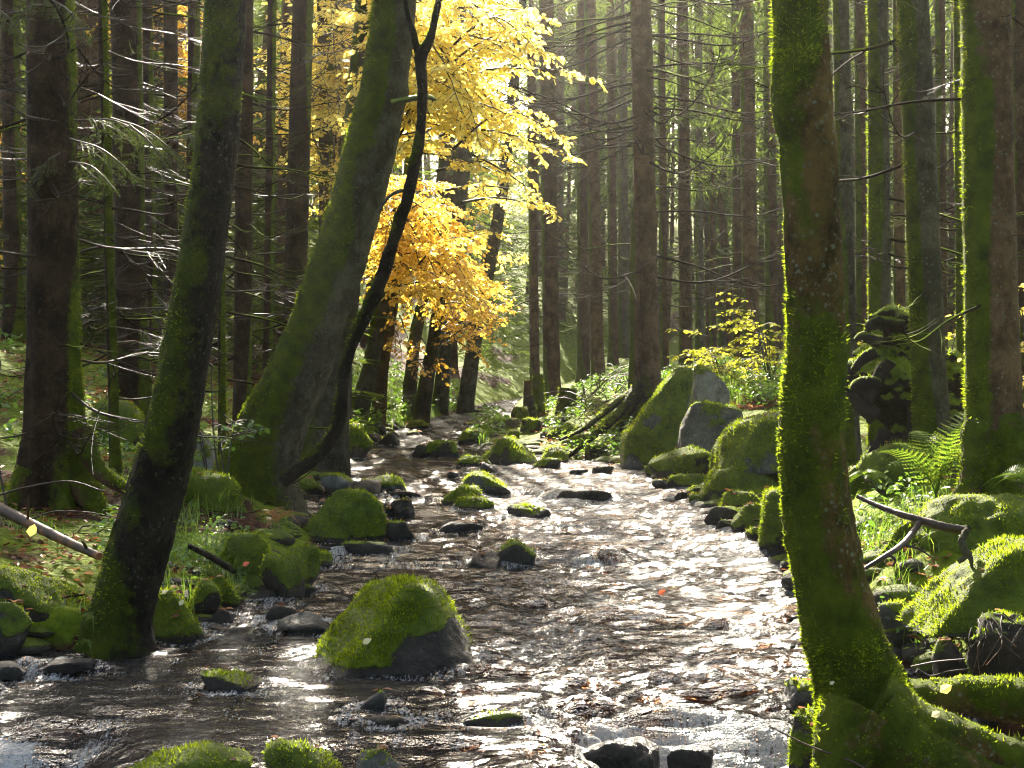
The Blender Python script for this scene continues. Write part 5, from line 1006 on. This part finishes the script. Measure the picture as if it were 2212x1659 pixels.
# ---- bushes and ferns
shrub('yellow_shrub', 'yellow leaved bush left of the front right tree', 1665, 770, 20.0, 1.3, .8, 17, 'shrub_leaf', .065, 1)
shrub('yellow_shrub', 'thin yellow green sapling with flat leaf layers in front of the light brown spruce', 1565, 780, 20.5, 1.0, .8, 9, 'shrub_leaf', .07, 2)
shrub('yellow_shrub', 'yellow bush showing between the front right tree and the root stump', 1862, 750, 17.0, 1.0, .6, 16, 'shrub_leaf', .065, 3)
shrub('yellow_shrub', 'yellow bush left beside the big right spruce', 2058, 760, 16.0, 1.1, .55, 16, 'shrub_leaf', .06, 4)
shrub('yellow_shrub', 'orange yellow bush at the right edge of the photo', 2215, 760, 9.5, 1.15, .28, 8, 'beech_yellow', .05, 5, zb=1.2)
shrub('yellow_shrub', 'pale yellow bush seen between root stump and grey trunk', 1945, 760, 18.5, 1., .6, 14, 'shrub_leaf', .065, 6)
shrub('green_sapling', 'bright green leaved sapling between the dark leaning trunk and the thick leaning tree', 490, 960, 10.6, 1.15, .3, 5, 'green_leaf', .06, 7, cat='sapling', stepk=2.2)
shrub('green_sapling', 'few green leaves on a thin stem at the left edge', 10, 760, 9.2, 1.4, .15, 2, 'green_leaf', .06, 8, cat='sapling', stepk=2.5)
fern('tall green fern clump in front of the smooth grey trunk', 2022, 1075, 7.7, 11, .62, 1, upright=1.35)
fern('green fern cut by the right edge above the bright moss hummock', 2215, 1050, 6.6, 6, .30, 2, upright=.8)
fern('rusty dry fern hanging by the foot of the thick leaning tree', 600, 1130, 9.4, 7, .36, 3, 'fern_dry', upright=.8)
fern('pale green fern below the rusty dry fern', 585, 1165, 9.0, 5, .26, 4, upright=.7)
fern('small dark fern at the foot of the dark leaning trunk', 200, 1335, 6.5, 4, .14, 5, upright=.5)
fern('tiny fern at the waterline under the dark leaning trunk', 190, 1385, 6.4, 4, .12, 6, upright=.5)
fern('fern on the left edge under the peeled fallen pole', 15, 1165, 7.7, 5, .16, 7, upright=.5)
fern('fern between the thin mossy pole and the dark leaning trunk', 245, 1085, 9.2, 6, .26, 8, upright=.5)
fern('low fern right of the front right trunk', 1865, 1030, 8.6, 6, .3, 9, upright=.5)
for i, (px, py, Y, lb) in enumerate([(1570, 790, 19.4, 'bracken fern above the pale stone'), (1620, 800, 19, 'bracken fern under the light brown spruce'), (1665, 790, 19.6, 'bracken fern under the yellow bush'), (1470, 775, 21.5, 'bracken fern beside the top of the tall leaning boulder'), (1210, 820, 22, 'bracken fern behind the squat mossy stump'), (1250, 850, 20.6, 'fern left of the brushwood heap'), (1215, 900, 19.8, 'fern on the bank below the squat stump'), (1190, 868, 21, 'fern between the stump posts'), (1320, 810, 22, 'bracken fern behind the brushwood heap')]): fern(lb, px, py, Y, 9, .7 if i in (0, 1, 2) else .55, 20 + i, upright=.8)
undergrowth()
rng = np.random.default_rng(31); TW = []
for k in range(650):
    Y = rng.uniform(5.4, 22); X = (rng.uniform(0, 2212) - CX) / F * Y
    if LE(Y) - .1 < X < RE(Y) + .1: continue
    z = gz(X, Y) + .015; az = rng.uniform(0, 6.28); l = rng.uniform(.08, .45); u = np.linspace(-.5, .5, 5)[:, None]; Q = np.array([X, Y, z]) + np.array([math.cos(az), math.sin(az), rng.normal(0, .12)]) * l * u + rng.normal(0, .01, (5, 3)); TW.append(tube(Q, np.array([.004, .004, .0035, .003, .001]) * rng.uniform(.6, 1.6), 4, False)[:2])
tag(build('twig_litter', TW, M['twig_dry'], loc=(0, 0, 0)), 'small dead twigs strewn over the mossy banks', 'twigs', kind='stuff')
one_leaf('pale leaf stuck on the left flank of the big midstream boulder', 783, 1390, 6.28, .045, 'pale_leaf', 1)
one_leaf('red brown leaf floating on the bright water right of centre', 1422, 1284, 8.0, .05, 'red_leaf', 2, .4)
one_leaf('orange red leaf on the mossy left bank mound', 524, 1222, 8.1, .045, 'red_leaf', 3)
one_leaf('pale yellow leaf on the mossy rock beside the dark trunk foot', 349, 1282, 6.85, .035, 'pale_leaf', 4)
one_leaf('tan leaf lower on the mossy rock beside the dark trunk foot', 387, 1308, 6.75, .035, 'pale_leaf', 5, 1.2)
one_leaf('cream leaf on the mossy rock under the right tree', 1792, 1478, 4.85, .02, 'pale_leaf', 6)
one_leaf('grey leaf lying on the mossy root of the right tree', 2012, 1548, 4.7, .035, 'pale_leaf', 7)
one_leaf('yellow leaf in the crook of the right tree roots', 2030, 1495, 4.9, .05, 'beech_yellow', 8)
one_leaf('yellow straw leaf hanging under the peeled fallen pole', 65, 1160, 7.6, .08, 'beech_yellow', 9, 1.5)
# ---- the far wood
def far_wood():
    rng = np.random.default_rng(99); tp = []; t = bpy.data.objects.new('far_wood', None); COL.objects.link(t); tag(t, 'misty far spruce wood closing the view behind the stream', 'woodland', kind='stuff'); t["_o"] = [0, 0, 0]
    k = 0; allc = []
    src = np.empty(len(CROWN[3].vertices) * 3, np.float32); CROWN[3].vertices.foreach_get('co', src); src = src.reshape(-1, 3); fq = np.arange(0); lv = np.empty(len(CROWN[3].loops), np.int32); CROWN[3].loops.foreach_get('vertex_index', lv); fq = lv.reshape(-1, 4)
    spots = []
    while k < 300:
        Y = 34 + 56 * rng.random() ** .9; px = rng.uniform(-250, 2450); X = (px - CX) / F * Y
        if Y < 44 and LE(Y) - .8 < X < RE(Y) + .8: continue
        if abs(px - 1085) < 60 and rng.random() < .6: continue
        spots.append((X, Y)); k += 1
    low = []
    while len(low) < 80:
        Y = 35 + 40 * rng.random() ** 1.3; px = rng.uniform(-150, 2350) if len(low) > 26 else rng.uniform(930, 1260); X = (px - CX) / F * Y
        if Y < 40 and LE(Y) - .3 < X < RE(Y) + .3: continue
        low.append((X, Y))
    for a in range(46):  # the sides and the wood behind the camera
        sd = rng.choice([-1, 1]); Y = rng.uniform(-20, 34); X = sd * (rng.uniform(7, 22) + .35 * max(Y, 0)); spots.append((X, Y))
    for a in range(30):  # the dark slope at the left, behind the named trees
        Y = rng.uniform(21, 35); X = (rng.uniform(-260, 720) - CX) / F * Y; spots.append((X, Y))
    for X, Y in spots:
        zb = gz(X, Y) - .1; r = rng.choice([.07, .10, .13, .17, .23]) * rng.uniform(.85, 1.15); H = rng.uniform(15, 20) if Y < 30 else min(rng.uniform(13, 19), max(8.5, (Y - 16) * .52 - (zb - 1)) if abs(X) < 9 else 20); zz = np.linspace(0, 1, 7); P = np.stack([X + .5 * rng.normal() * zz + .12 * rng.normal() * np.sin(zz * 5), Y + 0 * zz, zb + H * zz], -1); V, q, c = tube(P, r * np.array([1.3, 1., .93, .8, .62, .4, .1]), 9, False); tp.append((V, q, {'moss': np.clip(.3 * vn(V * 2) + .15, 0, .5)}))
        cb = (rng.uniform(2.2, 5) if 1.5 < X < 14 and Y < 60 else rng.uniform(3.5, 7.)) if Y > 30 else 7; cb = min(cb, H * .5); sc = rng.uniform(.7, 1.1); a = rng.uniform(0, 6.28); R_ = np.array([[math.cos(a), -math.sin(a), 0], [math.sin(a), math.cos(a), 0], [0, 0, 1]]); allc.append(((src * [sc, sc, (H - cb + .5) / 11]) @ R_.T + np.array([X, Y, zb + cb]), fq))
        if Y > 30:  # dead twigs round the stem
            for j in range(8):
                z = rng.uniform(1.2, cb + .5); az = rng.uniform(0, 6.28); l = rng.uniform(.6, 1.5); u = np.linspace(0, 1, 5)[:, None]; Q = np.array([X, Y, zb + z]) + np.array([math.cos(az), math.sin(az), -.2]) * l * u + np.array([0, 0, .35 * l]) * u ** 2; V, q, c = tube(Q, np.linspace(.014, .004, 5), 3, False); tp.append((V, q, {'moss': np.zeros(len(V))}))
    for a in range(70):
        Y = rng.uniform(21, 37); low.append(((rng.uniform(-120, 690) - CX) / F * Y, Y))
    for X, Y in low:  # young growth under the tall stems
        zb = gz(X, Y) - .1; sc = rng.uniform(.5, .85); allc.append((src * [sc, sc, rng.uniform(.22, .5)] + np.array([X, Y, zb + .15]), fq))
    build('trunk', tp, M['bark_spruce'], parent=t); build('crown', allc, M['needle'], parent=t, smooth=False)
far_wood()
# ------------------------------------------------------------------ light and air
EL, AZ = rad(36), rad(-5)
sd_ = np.array([math.sin(AZ) * math.cos(EL), math.cos(AZ) * math.cos(EL), math.sin(EL)])
from mathutils import Vector
sl = bpy.data.lights.new('sun', 'SUN'); so = bpy.data.objects.new('sun', sl); COL.objects.link(so); sl.energy = 5.0; sl.angle = rad(.6); sl.color = (1., .92, .77)
so.rotation_euler = Vector((-sd_[0], -sd_[1], -sd_[2])).to_track_quat('-Z', 'Y').to_euler(); so.location = (0, 0, 30)
w = bpy.data.worlds.new('World'); scene.world = w; w.use_nodes = True; nt = w.node_tree; bg = nt.nodes['Background']; sky = nt.nodes.new('ShaderNodeTexSky'); sky.sky_type = 'NISHITA'; sky.sun_disc = False; sky.sun_elevation = EL; sky.sun_rotation = AZ; sky.air_density = .8; sky.dust_density = 4.; sky.ozone_density = .3
mx = nt.nodes.new('ShaderNodeMix'); mx.data_type = 'RGBA'; mx.blend_type = 'MULTIPLY'; mx.inputs[0].default_value = 1; mx.inputs[7].default_value = (1, .96, .86, 1); nt.links.new(sky.outputs[0], mx.inputs[6]); nt.links.new(mx.outputs[2], bg.inputs[0]); bg.inputs[1].default_value = .095
def haze():
    x0, x1, y0, y1, z0, z1 = -122, 122, -42, 167, -3.5, 48
    V = np.array([(x, y, z) for z in (z0, z1) for y in (y0, y1) for x in (x0, x1)]); Fc = np.array([(0, 2, 3, 1), (4, 5, 7, 6), (0, 1, 5, 4), (2, 6, 7, 3), (0, 4, 6, 2), (1, 3, 7, 5)])
    m, nt = new_mat('forest_air'); v = nt.nodes.new('ShaderNodeVolumePrincipled'); v.inputs['Color'].default_value = (1., .97, .90, 1); v.inputs['Density'].default_value = HAZE; v.inputs['Anisotropy'].default_value = .88; o = nt.nodes.new('ShaderNodeOutputMaterial'); nt.links.new(v.outputs[0], o.inputs['Volume'])
    tag(build('haze', (V, Fc), m, loc=(0, 0, 0), smooth=False), 'thin bright mist hanging in the valley', 'haze', kind='stuff')
HAZE = .00055
if HAZE: haze()
scene.view_settings.view_transform = 'Standard'; scene.view_settings.look = 'None'; scene.view_settings.exposure = 2.7; scene.view_settings.gamma = 1
c = scene.cycles; c.max_bounces = 6; c.diffuse_bounces = 2; c.glossy_bounces = 2; c.transmission_bounces = 4; c.transparent_max_bounces = 8; c.volume_bounces = 0; c.sample_clamp_indirect = 3; c.sample_clamp_direct = 0; c.caustics_reflective = False; c.caustics_refractive = False; c.use_denoising = True; c.filter_width = 1.15
try: c.denoiser = 'OPENIMAGEDENOISE'
except Exception: pass
for o in bpy.data.objects:
    if o.name.split('.')[0] == 'beech_tree': o['group'] = 'autumn beeches behind the leaning trees'
    if "_o" in o: del o["_o"]
